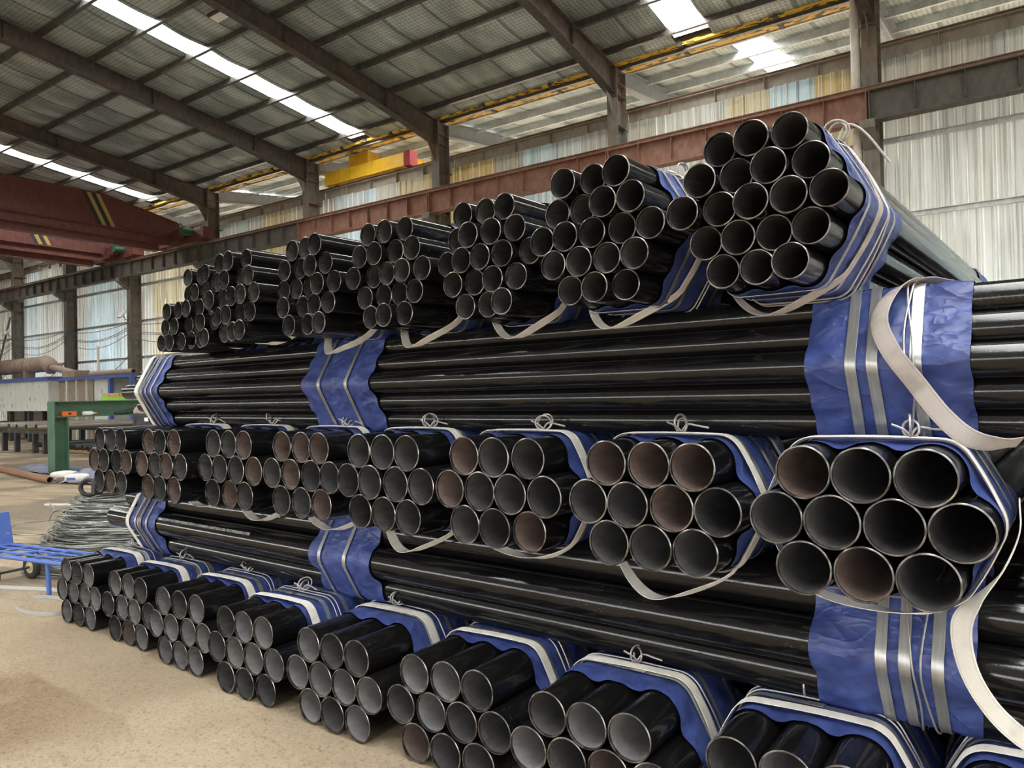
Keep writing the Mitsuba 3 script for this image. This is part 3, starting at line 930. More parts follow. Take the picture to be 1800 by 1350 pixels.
def wire_tie(kind, y, M, label, group, seed, big=False):
    """two turns of wire round the bundle, twisted into a knot on top"""
    k = thing('wire_tie', label, 'wire', group)
    r = random.Random(seed)
    ms = []
    for s in (-1, 1):
        p = ring_path(kind, y + s * (.010 + .01 * r.random()), .015 + .002 * s, .012 * r.uniform(.3, 1), r.random() * 6, .006)
        ms.append(tube(at(p, M), .0036, 6, closed=True))
    put(k, None, ms, 'steel_wire', smooth=50)
    i = {'b': 40 + r.randint(-3, 6), 'm': 32 + r.randint(-2, 6), 'u': 27 + r.randint(-1, 2)}[group.split('the ')[1][0]]
    top = np.array(pr_point(kind, i, y, .012))
    loops = []
    for q in range(2):
        R = (.026 + .01 * r.random()) * (1.25 if big else 1)
        a0, lean = r.random() * 6, r.uniform(-.5, .5)
        pts = []
        for t in np.linspace(0, 2 * PI * 1.15, 26):
            x = R * math.sin(t) * 1.1
            z = R * (1 - math.cos(t))
            pts.append(top + np.array([x * math.cos(a0), x * math.sin(a0) + lean * z, z + .004]))
        loops.append(np.array(pts))
    tail = spline([top + [0, 0, .01], top + [.02, .01, .035], top + [.06, .015, .03], top + [.10, .02, .012 + .02 * r.random()]], 6)
    tail2 = spline([top + [0, 0, .01], top + [-.02, -.01, .03], top + [-.05, -.02, .045]], 6)
    if big:
        tail = spline([top + [0, 0, .01], top + [.03, .0, .06], top + [.08, .02, .03], top + [.15, .05, -.08]], 8)
    put(k, 'knot', [tube(at(p, M), .0040, 6) for p in loops + [tail, tail2]], 'steel_wire', smooth=50)
    return k


def droop_sling(kind, y, M, depth, label, group, mat='white_webbing', width=.05, shift=0.0):
    """closed webbing sling: tight over the top and sides, hanging loose under the bundle"""
    k = thing('lifting_sling', label, 'sling', group)
    N = 160
    c, th, r0, _ = PROF[kind]
    idx = [i for i in range(N) if not (np.pi * 1.25 < th[i] < np.pi * 1.75)]
    lean = lambda t: y + .015 * math.sin(t + 1) if kind == 'six' else .27 + .15 * (1 + math.sin(t)) / 2
    pts = [pr_point(kind, i, lean(th[i]), .017) for i in range(N)]
    i0, i1 = int(N * 1.25 / 2), int(N * 1.75 / 2)
    A, Bp = np.array(pts[i0]), np.array(pts[i1])
    arc = []
    for t in np.linspace(0, 1, i1 - i0 + 1)[1:-1]:
        s = .5 - .5 * math.cos(PI * t)
        q = A * (1 - t) + Bp * t
        q[2] -= depth * (4 * t * (1 - t)) ** .8 * (1 + .15 * math.sin(6 * t + depth * 50))
        q[0] += shift * 4 * t * (1 - t)
        q[1] -= (.05 if kind == 'six' else .09) * 4 * t * (1 - t)
        arc.append(q)
    path = np.array(pts[:i0 + 1] + arc + pts[i1:])
    w = np.tile(np.array([0.0, 1.0, 0.0]), (len(path), 1))
    for j in range(i0, i1):
        t = (j - i0) / (i1 - i0)
        w[j] += np.array([.35 * math.sin(PI * t), 0, .25 * math.sin(2 * PI * t)])
    path = at(path, M)
    w = w @ M[:3, :3].T
    m, uv = ribbon(path, w, width, .004, closed=True)
    put(k, None, m, mat, smooth=True, uv=uv)
    return k


ORD = ['first', 'second', 'third', 'fourth', 'fifth', 'sixth', 'seventh', 'eighth', 'ninth']
ROWS3 = ['bottom row', 'middle row', 'top row']
ROWS5 = ['bottom row', 'fourth row', 'third row', 'second row', 'top row']
# x, y of the front end, height correction, turn: solved from the photograph's pipe ends
BOTTOM = [(-5.618, -.078, 0, 1.75), (-4.903, -.066, 0, 1.75), (-4.207, -.094, 0, 1.7), (-3.506, -.117, 0, 1.65), (-2.816, -.097, .003, 1.65), (-2.131, -.059, 0, 1.65), (-1.437, -.065, 0, 1.5), (-.750, -.02, 0, 1.45), (-.06, .06, 0, 1.4)]
MIDDLE = [(-5.416, .062, 0, -.6), (-4.671, .042, 0, -.6), (-3.990, .102, 0, -.7), (-3.31, .107, 0, -.75), (-2.63, .069, 0, -.75), (-1.947, .07, 0, -.7), (-1.231, .054, 0, -.55), (-.530, .048, 0, -.3), (.20, .30, 0, -.3)]
UPPER = [(-4.271, .088, .003, -1.2), (-3.696, -.038, .002, -1.15), (-3.104, .01, .001, -1.1), (-2.538, .037, .002, -1.1), (-1.949, .029, 0, -1.1), (-1.366, -.06, 0, -.9), (-.782, -.085, 0, -.6)]
RUST = {0: '000 1001 010', 1: '101 1010 101', 2: '001 0001 010', 3: '111 0100 001', 4: '000 0000 000', 5: '100 1000 001', 6: '111 0010 000', 7: '100 0000 010', 8: '000 0000 000'}
ZB, ZM, ZU = OD6 / 2 + .001, 1.0143, 1.9435
BM, MM, UM = [], [], []
for i, (x, y, dz, a) in enumerate(BOTTOM):
    M = trs(x, y, ZB + dz, math.radians(a))
    BM.append(M)
    for r, j, lx, lz in lattice(B10, PIT6):
        if i == 8 and r == 0:
            continue
        b = rng.choices(['dusty', 'grey', 'rusty'], [5, 4, .4])[0]
        pipe('six', M @ trs(lx, rng.uniform(-.006, .006), lz), b, f'black pipe {ORD[j]} from coil side in {ROWS3[r]} of {ORD[i]} bottom bundle from coil', 'pipes of the bottom bundles')
for i, (x, y, dz, a) in enumerate(MIDDLE):
    M = trs(x, y, ZM + dz, math.radians(a))
    MM.append(M)
    rust = RUST[i].split()
    for r, j, lx, lz in lattice(B10, PIT6):
        b = 'rusty' if rust[2 - r][j] == '1' else rng.choice(['grey', 'grey', 'dark'])
        pipe('six', M @ trs(lx, rng.uniform(-.008, .008), lz), b, f'black pipe {ORD[j]} from coil side in {ROWS3[r]} of {ORD[i]} middle bundle from coil', 'pipes of the middle bundles')
for i, (x, y, dz, a) in enumerate(UPPER):
    M = trs(x, y, ZU + dz, math.radians(a))
    UM.append(M)
    for r, j, lx, lz in lattice(B19, PIT4):
        b = rng.choice(['dark', 'dark', 'grey'])
        pipe('four', M @ trs(lx + rng.uniform(-.002, .002), rng.uniform(-.03, .03), lz), b, f'black pipe {ORD[j]} from crane side in {ROWS5[r]} of {ORD[i]} upper bundle from crane', 'pipes of the upper bundles')
# small triangular pile at the crane end
for r, j, lx, lz in lattice((3, 2, 1), .113):
    pipe('four', trs(-4.59 - .012 * r + lx, .06 + .03 * rng.random(), ZU + lz), 'dark', f'black pipe {ORD[j]} from crane side, {["bottom", "middle", "top"][r]} row of small triangular upper pile', 'pipes of the small upper pile')

# ---- wrapping of every crosswise bundle
for tier, mats, kind, names in (('bottom', BM, 'six', 'coil'), ('middle', MM, 'six', 'coil'), ('upper', UM, 'four', 'crane')):
    for i, M in enumerate(mats):
        where = f'{ORD[i]} {tier} bundle from the {names}'
        r = random.Random(100 + i * 7 + len(tier))
        s = 10.0 * r.random()
        yf = {'bottom': [.22, .20, .26, .20, .27, .28, .22, .23, .2], 'middle': [.42, .26, .20, .18, .20, .16, .15, .13, .5], 'upper': [.3, .42, .30, .30, .26, .18, .15]}[tier][i]
        k = thing('blue_tarp', f'blue woven tarpaulin wrapped round the {where}', 'tarpaulin', f'tarpaulins round the {tier} bundles')
        ys = [yf + .13, yf + .25, yf + .40] if tier != 'upper' else [yf + .06, yf + .17, yf + .40]
        ysl = yf + (.22 if tier == 'upper' else .055 if tier == 'middle' else [.08, .03, .03, .03, .12, .06, .14, .06, .06][i])
        put(k, None, moved(tarp_mesh(kind, yf, yf + .53, s, tight=ys + [ysl, yf + {'bottom': .19, 'middle': .07, 'upper': .30}[tier]]), M), 'blue_tarp', smooth=True)
        for q, y in enumerate(ys):
            strap(kind, y + r.uniform(-.015, .015), M, .026 if tier != 'upper' else .022, f'galvanised steel strap, {ORD[q]} from the pipe ends on the {where}', f'steel straps of the {tier} bundles', 'zinc_strap', seed=s + q, seal_i=36 + r.randint(0, 9))
        wire_tie(kind, yf + {'bottom': .19, 'middle': .07, 'upper': .30}[tier], M, f'steel wire tie knotted on top of the {where}', f'wire ties of the {tier} bundles', i * 13 + len(tier), big=(tier == 'upper' and i == 6))
        depth = {'bottom': [.03] * 9, 'middle': [.03, .06, .085, .075, .12, .06, .12, .05, .04], 'upper': [.05, .06, .14, .125, .115, .115, .115]}[tier][i]
        if tier == 'bottom':
            depth = .004
        droop_sling(kind, ysl, M, depth, f'white webbing lifting sling round the {where}', f'slings of the {tier} bundles', 'soiled_webbing' if (tier == 'upper' and i == 6) else 'white_webbing', width=.05 if tier != 'upper' else .042, shift=r.uniform(-.03, .03))

k = thing('blue_tarp', 'dark tarpaulin wrapped round the biggest upper bundle far back, just above the lengthwise layer', 'tarpaulin')
put(k, None, moved(tarp_mesh('four', 3.9, 4.45, 3.3, tight=(4.15,)), UM[6]), 'blue_tarp', smooth=True)

# ---- bundles lying lengthwise between the layers
def lengthwise(kind, size, rows, pit, z0, yv, xl, tag_, spots):
    """yv: the front-most line; pipes run along +x from about xl"""
    n = max(rows)
    od = OD6 if size == 'six' else OD4
    yc = yv + od / 2 + (n - 1) / 2 * pit
    base = np.array([[0, 1, 0, xl], [-1, 0, 0, yc], [0, 0, 1, z0], [0, 0, 0, 1.0]])   # local y -> +x, local x -> -y
    keys = {}
    for r, j, lx, lz in lattice(rows, pit):
        nr = rows[r]
        jj = nr - 1 - j            # counted from the camera's side: local +x faces it
        if size == 'four' and jj > 2:
            continue
        rn = (ROWS3 if len(rows) == 3 else ROWS5)[r]
        keys[r, jj] = pipe(size, base @ trs(lx, spots.get((r, jj), rng.uniform(-.05, .05)), lz), 'grey', f'black pipe lying lengthwise, {ORD[jj]} from the front in {rn} of the {tag_} layer', f'lengthwise pipes of the {tag_} layer')
    return base, yc, keys


LOOSE = True
LWL, YCL, KL = lengthwise('six', 'six', B10, PIT6, .462 + OD6 / 2 + .002, .27, -5.93, 'lower lengthwise', {(1, 0): -.02, (2, 0): .1, (0, 0): .2})
LWU, YCU, KU = lengthwise('four', 'four', B19, PIT4, 1.393 + OD4 / 2 + .001, .27, -5.62, 'upper lengthwise', {(2, 0): -.07, (3, 0): .05, (4, 0): .12, (1, 0): .05, (0, 0): .1})


def lw_wrap(base, kind, x0, x1, xl, which, where, straps, sling=None, wires=(), seed=1.0, sw=.034):
    k = thing('blue_tarp', f'blue woven tarpaulin wrapped round the {which} layer {where}', 'tarpaulin', 'tarpaulins round the lengthwise layers')
    put(k, None, moved(tarp_mesh(kind, x0 - xl, x1 - xl, seed, amp=.012, ny=44, tight=[x - xl for x in list(straps) + list(wires) + ([sling] if sling else [])]), base), 'blue_tarp', smooth=True)
    for q, x in enumerate(straps):
        strap(kind, x - xl, base, sw, f'steel strap, {ORD[q]} from coil side, {which} layer {where}', 'steel straps of the lengthwise layers', 'zinc_strap_lengthwise', seed=seed + q, seal_i=70)
    for q, x in enumerate(wires):
        k = thing('binding_wire', f'binding wire, {ORD[q]} from coil side, {which} {where}', 'wire', 'binding wires of the lengthwise layers')
        put(k, None, tube(at(ring_path(kind, x - xl, .016, .012, seed + q * 2, .012), base), .0035, 6, closed=True), 'steel_wire', smooth=50)
    if sling is not None:
        k = thing('lifting_sling', f'white webbing sling round the {which} layer {where}', 'sling', 'slings of the lengthwise layers')
        m, uv = ribbon(at(ring_path(kind, sling - xl, .015, .02, 2.0), base), (1, 0, 0), .05, .004, closed=True)
        put(k, None, m, 'white_webbing', smooth=True, uv=uv)


ms = []
for yv in (2.6, 4.95):
    for rows, pit, z0, od in ((B10, PIT6, .462 + OD6 / 2 + .002, OD6), (B19, PIT4, 1.393 + OD4 / 2 + .001, OD4)):
        for r, j, lx, lz in lattice(rows, pit):
            c = trimesh.creation.annulus(od / 2 - .005, od / 2, LENGTH, sections=20)
            ms.append(moved(c, trs(-5.7 + LENGTH / 2, yv + lx + .35, z0 + lz, 0, ry(PI / 2))))
k = thing('rear_pipes', 'unseen black pipes lying lengthwise deep inside the stack, added to block light', 'pipes', kind='stuff')
put(k, None, ms, 'black_lacquer', smooth=40)  # unseen bundles added to block light coming through from behind the stack

U_, L_ = 'upper lengthwise', 'lower lengthwise'
lw_wrap(LWU, 'four', -5.46, -5.14, -5.62, U_, 'at its coil end', [-5.375, -5.30, -5.215], sling=-5.44, wires=[-5.405, -5.345, -5.33], seed=2.0, sw=.02)
lw_wrap(LWU, 'four', -3.50, -2.93, -5.62, U_, 'beside the middle of its length', [-3.335, -3.11], seed=5.0, sw=.024)
lw_wrap(LWU, 'four', -.745, -.265, -5.62, U_, 'under the biggest upper bundle', [-.606, -.538, -.408], wires=[-.44, -.425], seed=8.0, sw=.034)
lw_wrap(LWL, 'six', -5.60, -5.20, -5.93, L_, 'at its coil end', [-5.48, -5.40, -5.31], sling=-5.60, wires=[-5.43, -5.39], seed=3.0, sw=.024)
lw_wrap(LWL, 'six', -3.46, -2.95, -5.93, L_, 'at the middle of its length', [-3.36, -3.155], seed=6.0, sw=.026)
lw_wrap(LWL, 'six', -.755, -.27, -5.93, L_, 'beneath the biggest middle bundle', [-.535, -.462, -.368], wires=[-.452, -.395], seed=9.0, sw=.034)

# ---- the two long loose slings at the near end
k = thing('lifting_sling', 'long grey soiled webbing sling draped across the blue tarpaulin of the upper lengthwise layer', 'sling')
p = spline([(-.36, .56, 1.915), (-.411, .45, 1.917), (-.478, .36, 1.885), (-.512, .275, 1.79), (-.478, .225, 1.69), (-.404, .225, 1.575), (-.337, .215, 1.479), (-.272, .20, 1.418), (-.21, .22, 1.398), (-.15, .26, 1.402)], 10)
w = np.array([[.45, -.9, .15]] * 14 + [[.9, -.1, .45]] * (len(p) - 14))
m, uv = ribbon(p, w, .058, .004)
put(k, None, m, 'soiled_webbing', smooth=True, uv=uv)
k = thing('lifting_sling', 'white webbing tail hanging from the biggest middle bundle over the lower blue tarpaulin', 'sling')
p = spline([(-.15, .18, 1.24), (-.150, .13, 1.16), (-.190, .12, 1.054), (-.252, .13, .961), (-.295, .15, .877), (-.283, .17, .752), (-.228, .16, .655), (-.15, .13, .600), (-.05, .10, .57)], 12)
w = np.array([[.9, -.3, .25]] * len(p))
for i in range(48):
    t = max(0.0, (i - 26) / 22)
    w[i] = [.05 + .85 * t, -.98 + .68 * t, .1 + .15 * t]
m, uv = ribbon(p, w, .058, .004)
put(k, None, m, 'white_webbing', smooth=True, uv=uv)

# ---- stencilled lettering on the lengthwise pipes
def stencil(key, text, base, size, lx, lz, x0, h, ang, mat, xl):
    R = (OD6 if size == 'six' else OD4) / 2
    m = meshkit.text_mesh(text, h, .0006)
    v = np.array(m.vertices)
    a = ang + (v[:, 1] - h / 2) / R
    rad = R + .0001 + v[:, 2]
    loc = np.stack([lx + rad * np.cos(a), (x0 - xl) + v[:, 0], lz + rad * np.sin(a)], -1)
    loc[:, 2] = lz + rad * np.sin(a)
    put(key, 'stencil', trimesh.Trimesh(at(loc, base), m.faces, process=False), mat, smooth=False, label='stencilled white lettering')


def where_is(rows, pit, r, jj):
    for rr, j, lx, lz in lattice(rows, pit):
        if rr == r and rows[r] - 1 - j == jj:
            return lx, lz


lx, lz = where_is(B10, PIT6, 1, 0)
stencil(KL[1, 0], 'S SMLS CS BLK PIPE ASTM-A106/A53 GR.B 6" x SCH40 SRL x HEAT NO.A-024 TEST PRESSURE:17 PSI', LWL, 'six', lx, lz, -5.20, .0165, .62, 'stencil_white', -5.93)
lx, lz = where_is(B10, PIT6, 2, 0)
stencil(KL[2, 0], 'ASTM-A106/A53 GR.B 6" x SCH40 SRL x HEAT NO.A-024', LWL, 'six', lx, lz, -4.9, .0165, .30, 'stencil_grey', -5.93)
for r, x0, t in ((4, -4.95, .1), (3, -4.93, .05), (2, -5.0, -.05)):
    lx, lz = where_is(B19, PIT4, r, 0)
    stencil(KU[r, 0], 'SMLS CS BLK PIPE ASTM-A106/A53 GR.B 4" x SCH40 SRL x HEAT NO.A-024 PSI', LWU, 'four', lx, lz, x0, .012, t, 'stencil_grey', -5.62)

# ================================================================ THINGS LEFT OF THE STACK
# ---- coil of steel wire
k = thing('wire_coil', 'big heap of grey steel wire coiled on the floor beside the stack', 'wire coil')
r = random.Random(4)
cx, cy = -7.62, 1.38
strands = []
for i in range(150):
    u = i / 149
    z = .02 + .62 * u
    R = (1.03 - .42 * u + r.uniform(-.05, .03)) * (1.0 if i % 3 else .93)
    t = np.linspace(0, 2 * PI, 54, endpoint=False)
    ph, am, tilt, td = r.random() * 6, r.uniform(.0, .035), r.uniform(-.05, .05), r.random() * 6
    rad = R + am * np.sin(2 * t + ph) + .4 * am * np.sin(5 * t + ph * 2)
    zz = np.maximum(.008, z + tilt * np.cos(t - td) + .012 * np.sin(3 * t + ph))
    p = np.stack([cx + r.uniform(-.03, .03) + rad * np.cos(t), cy + r.uniform(-.03, .03) + rad * np.sin(t), zz], -1)
    strands.append(tube(p, .0052, 5, closed=True))
put(k, None, strands, 'coil_wire', smooth=60)
ends = [tube(spline([(-8.35, 1.0, .5), (-8.6, .92, .42), (-8.72, .92, .47), (-8.80, .9, .52)], 6), .007, 5), tube(spline([(-8.3, .95, .46), (-8.52, .86, .44), (-8.6, .84, .34)], 6), .007, 5)]
put(k, 'loose_end', ends[0], 'coil_wire', smooth=60)
put(k, 'loose_end', ends[1], 'coil_wire', smooth=60)

k = thing('steel_shackle', 'black steel clamp lying on top of the wire coil', 'clamp')
a = np.linspace(-.6, PI + .6, 20)
put(k, None, tube([(-7.90 - .075 * math.sin(q), .95 - .05 * math.sin(q), .72 + .075 * math.cos(q)) for q in a], .022, 8), 'bracket_black')
put(k, 'plate', moved(rbox(-.025, .025, -.05, .05, -.09, .07, .008), trs(-7.82, .99, .74, .3)), 'bracket_black')

# ---- blue hand truck lying on its wheels
k = thing('hand_truck', 'blue tubular hand truck lying flat in front of the wire coil', 'hand truck')
dx = np.array([.978, .209, 0])
nx = np.array([-.209, .978, 0])
o = np.array([-7.50, -.06, .285])


def ht(s, w, z=0.0):
    return o + dx * s + nx * w + np.array([0, 0, z])


for w in (0.0, .34):
    put(k, 'side_rail', tube([ht(-.35, w), ht(.6, w), ht(1.32, w)], .017, 10), 'cart_blue', smooth=40)
for w in (.11, .23):
    put(k, 'bed_rod', tube([ht(-.3, w, .006), ht(1.32, w, .006)], .010, 8), 'cart_blue', smooth=40)
for s in (-.25, .05, .33, .62, .92, 1.22):
    put(k, 'cross_bar', tube([ht(s, 0, .004), ht(s + .02, .34, .004)], .012, 8), 'cart_blue', smooth=40)
put(k, 'end_bar', tube([ht(1.32, 0), ht(1.32, .34)], .017, 10), 'cart_blue', smooth=40)
for w in (0.03,):
    put(k, 'leg', tube([ht(.80, w), ht(.82, w, -.277)], .019, 10), 'cart_blue', smooth=40)
put(k, 'leg', tube([ht(.84, .31), ht(.86, .31, -.277)], .019, 10), 'cart_blue', smooth=40)
put(k, 'toe_plate', moved(rbox(-.008, .008, -.22, .22, -.04, .30, .006), trs(*ht(-.27, .17), .21, ry(-.22))), 'cart_blue')
put(k, 'gusset', prism([(0, 0), (.16, 0), (0, -.13)], -.004, .004, 'y').apply_transform(trs(*ht(-.25, .0), .21)), 'cart_blue')
put(k, 'axle', tube([ht(.05, -.06, -.18), ht(.05, .40, -.18)], .011, 8), 'stand_steel')
put(k, 'stay', tube([ht(-.55, -.01, -.19), ht(.05, .02, -.17)], .010, 8), 'cart_blue')
for w in (.02, .36):
    c = ht(.05, w, -.18)
    W = trs(c[0], c[1], .105, .21, rx(PI / 2))
    wh = put(k, 'wheel', moved(lathe([(.055, -.022), (.085, -.028), (.102, -.018), (.105, 0), (.102, .018), (.085, .028), (.055, .022)], 32), W), 'tyre_rubber')
    put(wh, 'hub', moved(lathe([(.0, -.024), (.02, -.024), (.03, -.016), (.057, -.02), (.057, .02), (.03, .016), (.02, .024), (0, .024)], 24), W), 'hub_cream')

# ---- packing band lying on the floor
k = thing('packing_band', 'grey steel packing band curled on the floor in front of the hand truck', 'steel band')
t = np.linspace(.3, 5.4, 40)
p = [(-6.38 - .34 * math.cos(q), -.02 + .16 * math.sin(q), .018) for q in t]
m, _ = ribbon(p, (0, 0, 1), .03, .0014)
put(k, None, m, 'band_grey')
k = thing('packing_band', 'straight grey packing band lying on the floor beside the hand truck leg', 'steel band')
m, _ = ribbon(spline([(-8.1, -.32, .015), (-7.35, .0, .015), (-6.9, .2, .016), (-6.3, .42, .016)], 8), (-.25, .3, .92), .03, .0014)
put(k, None, m, 'band_grey')
for j, pts in enumerate([[(-10.6, .9, .006), (-9.9, .72, .006), (-9.3, .95, .006), (-8.8, 1.05, .01)], [(-10.9, 1.9, .006), (-10.9, 1.3, .02), (-10.2, 1.05, .006), (-9.6, 1.6, .01)], [(-11, .6, .006), (-9.6, .5, .006), (-8.9, .85, .01)], [(-10.2, .15, .006), (-9.3, .35, .006), (-8.75, .72, .01)]]):
    k = thing('loose_wire', ['loose wire running straight across the floor to the coil', 'loose wire with a hooked bend on the floor beyond the coil', 'long loose wire in front of the hooked one on the floor', 'short loose wire on the floor between hand truck plate and coil'][j], 'wire')
    put(k, None, tube(spline(pts, 10), .005, 5), 'coil_wire', smooth=50)

# ---- green steel frame with things lying on it
k = thing('green_frame', 'green steel frame of a post and a beam beyond the wire coil', 'steel frame')
GX, GY = -18.2, 4.42
put(k, 'post', cat([box(GX - .19, GX + .19, GY, GY + .02, .02, 1.61), box(GX - .19, GX + .19, GY + .28, GY + .30, .02, 1.27), box(GX - .006, GX + .006, GY + .02, GY + .28, .02, 1.27)]), 'green_paint', smooth=False)
put(k, 'beam', cat([box(GX - .16, GX + .16, GY + .02, GY + 6, 1.59, 1.61), box(GX - .16, GX + .16, GY + .02, GY + 6, 1.25, 1.27), box(GX - .006, GX + .006, GY + .02, GY + 6, 1.27, 1.59)]), 'green_paint', smooth=False)
put(k, 'post', cat([box(GX - .19, GX + .19, GY + 5.7, GY + 5.72, .02, 1.25), box(GX - .19, GX + .19, GY + 5.98, GY + 6.0, .02, 1.25), box(GX - .006, GX + .006, GY + 5.72, GY + 5.98, .02, 1.25)]), 'green_paint', smooth=False)
put(k, 'foot_plate', rbox(GX - .3, GX + .32, GY - .1, GY + .42, 0, .02, .005), 'stand_steel')
put(k, 'foot_plate', rbox(GX - .3, GX + .32, GY + 5.6, GY + 6.1, 0, .02, .005), 'stand_steel')
FX = GX + .085
k = thing('orange_case', 'small orange case at the post end of the green beam ledge', 'case')
put(k, None, rbox(FX - .06, FX + .07, 4.60, 4.90, 1.27, 1.38, .012), 'orange_plastic')
put(k, 'clasp', box(FX + .071, FX + .078, 4.72, 4.78, 1.31, 1.35), 'bracket_black', smooth=False)
k = thing('white_bottle', 'white plastic bottle lying on the green beam ledge', 'bottle')
put(k, None, moved(lathe([(0, 0), (.045, 0), (.05, .01), (.05, .2), (.02, .24), (.02, .27), (0, .27)], 20), trs(FX, 5.05, 1.322, 0, rx(-PI / 2))), 'white_plastic')
put(k, 'cap', moved(lathe([(0, .265), (.024, .265), (.024, .30), (0, .30)], 16), trs(FX, 5.05, 1.322, 0, rx(-PI / 2))), 'orange_plastic')
k = thing('angle_grinder', 'grey angle grinder lying on the middle of the green beam ledge', 'tool')
put(k, None, tube([(FX, 5.75, 1.31), (FX, 5.95, 1.32), (FX, 6.1, 1.335)], [.03, .038, .045], 12), 'stand_steel')
put(k, 'disc', moved(lathe([(0, -.008), (.1, -.008), (.1, .008), (0, .008)], 24), trs(FX, 6.22, 1.37, 0, ry(.5))), 'worn_pipe')
k = thing('orange_drill', 'orange hand tool beside the grinder on the green beam ledge', 'tool')
put(k, None, tube([(FX, 6.45, 1.315), (FX, 6.6, 1.33), (FX, 6.78, 1.32)], [.035, .045, .03], 12), 'orange_plastic')
put(k, 'handle', tube([(FX, 6.6, 1.32), (FX + .05, 6.68, 1.287)], .02, 8), 'bracket_black')
k = thing('lime_tray', 'lime green tray standing on top of the green beam', 'tray')
put(k, None, cat([box(GX - .15, GX + .15, 5.55, 6.35, 1.61, 1.63), box(GX - .15, GX - .135, 5.55, 6.35, 1.63, 1.70), box(GX + .135, GX + .15, 5.55, 6.35, 1.63, 1.69), box(GX - .135, GX + .135, 5.55, 5.565, 1.63, 1.70), box(GX - .135, GX + .135, 6.335, 6.35, 1.63, 1.70)]), 'lime_plastic', smooth=False)
for j, (a, b) in enumerate(((5.57, 5.85), (5.87, 6.33))):
    k = thing('timber_block', ['short timber block in the lime tray on the green beam', 'longer timber block in the lime tray on the green beam'][j], 'timber')
    put(k, None, rbox(GX - .13, GX + .13, a, b, 1.63, 1.78, .006), 'timber')

# ---- rack of pipes waiting behind the green frame
k = thing('pipe_rack', 'dark steel rack carrying the row of pipes beyond the green frame', 'rack')
for y in (7.0, 9.0):
    put(k, 'cross_beam', box(-29.5, -24.3, y - .08, y + .08, .62, .74), 'stand_steel', smooth=False)
    for x in (-29.0, -27.9, -26.4, -25.6, -24.6):
        put(k, 'leg', box(x - .07, x + .07, y - .07, y + .07, 0, .62), 'stand_steel', smooth=False)


ORD10 = ORD + ['tenth', 'eleventh', 'twelfth']


def loose_pipe(x, y, z, R, L, label, group, mat='black_lacquer', az=0.0):
    k = thing('waiting_pipe', label, 'pipe', group)
    c = trimesh.creation.annulus(R - .012, R, L, sections=28)
    put(k, None, moved(c, trs(x, y + L / 2, z, az, rx(PI / 2))), mat, smooth=40)


for j in range(10):
    loose_pipe(-24.6 - .5 * j, 6.4 + rng.uniform(-.1, .1), .74 + .112, .11, 3.2, f'worn pipe on the rack beyond the green frame, {ORD10[j]} from the stack side', 'pipes on the far rack', 'worn_pipe')
for j in range(12):
    loose_pipe(-22.9 - .42 * j, 7.4 + rng.uniform(-.2, .2), .20, .085, 2.4, f'dark pipe in the low row under the far rack, {ORD10[j]} from the stack side', 'pipes under the far rack', 'stand_steel')
for s in range(2):
    k = thing('floor_bearer', ['front timber bearer under the low row of dark pipes', 'rear timber bearer under the low row of dark pipes'][s], 'timber')
    put(k, None, box(-28.0, -22.5, 7.7 + 1.4 * s, 7.85 + 1.4 * s, 0, .114), 'timber', smooth=False)

# ---- coating machine with its blower duct
k = thing('coating_machine', 'long grey and brown coating machine with blue edging against the far wall', 'machine')
put(k, 'tank_panel', H(box(-39.5, -31.65, 10.9, 12.6, 1.27, 2.47)), 'tank_paint', smooth=False, label='speckled pale grey tank side')
for x in (-39.2, -37.4, -35.6, -33.8, -32.0):
    for y in (11.1, 12.4):
        put(k, 'leg', H(box(x - .08, x + .08, y - .08, y + .08, 0.0, 1.27)), 'stand_steel', smooth=False)
put(k, 'added_back_plate', H(box(-39.4, -31.7, 12.5, 12.6, 0.0, 1.27)), 'tank_brown', smooth=False)  # plate added behind the legs to darken the gap under the tank
put(k, 'roller_bed', H(box(-39.4, -31.7, 11.3, 12.3, .72, .80)), 'tank_brown', smooth=False)
put(k, 'top_edging', H(cat([box(-39.5, -31.6, 10.84, 12.6, 2.47, 2.62), box(-31.6, -26.0, 11.2, 12.6, 2.44, 2.55)])), 'blue_trim', smooth=False, label='blue top edging')
put(k, 'brown_panel', H(box(-31.65, -28.95, 11.3, 12.5, 0, 2.44)), 'tank_brown', smooth=False)
for x in (-30.9, -30.1, -29.3):
    put(k, 'panel_rib', H(box(x - .04, x + .04, 11.22, 11.3, 0, 2.44)), 'tank_paint', smooth=False)
put(k, 'grey_panel', H(box(-28.95, -27.6, 11.35, 12.5, 0, 2.44)), 'tank_paint', smooth=False)
put(k, 'booth_back', H(box(-27.5, -26.1, 12.4, 12.5, 0, 2.44)), 'tank_brown', smooth=False)
for x in (-27.55, -26.08):
    put(k, 'booth_post', H(box(x - .07, x + .07, 11.2, 11.34, 0, 2.44)), 'blue_trim', smooth=False)
put(k, 'control_box', H(rbox(-27.2, -26.5, 11.9, 12.4, 1.1, 1.75, .02)), 'tank_brown')
k = thing('blower_duct', 'brown ribbed blower duct lying on top of the coating machine', 'duct')
put(k, None, tube([hall(x, 11.6, 3.2) for x in (-39.5, -36, -33.9)], .30, 20), 'duct_brown', smooth=40)
for j in range(12):
    x = -38.5 + .38 * j
    put(k, 'rib', moved(trimesh.creation.torus(.305, .03, major_sections=20, minor_sections=6), HALL @ trs(x, 11.6, 3.2, 0, ry(PI / 2))), 'duct_brown', smooth=40)
put(k, 'elbow', tube(spline([hall(-33.95, 11.6, 3.2), hall(-33.3, 11.55, 3.22), hall(-32.7, 11.5, 3.0)], 6), [.33] * 6 + [.30] * 6 + [.2], 18), 'duct_brown', smooth=40)
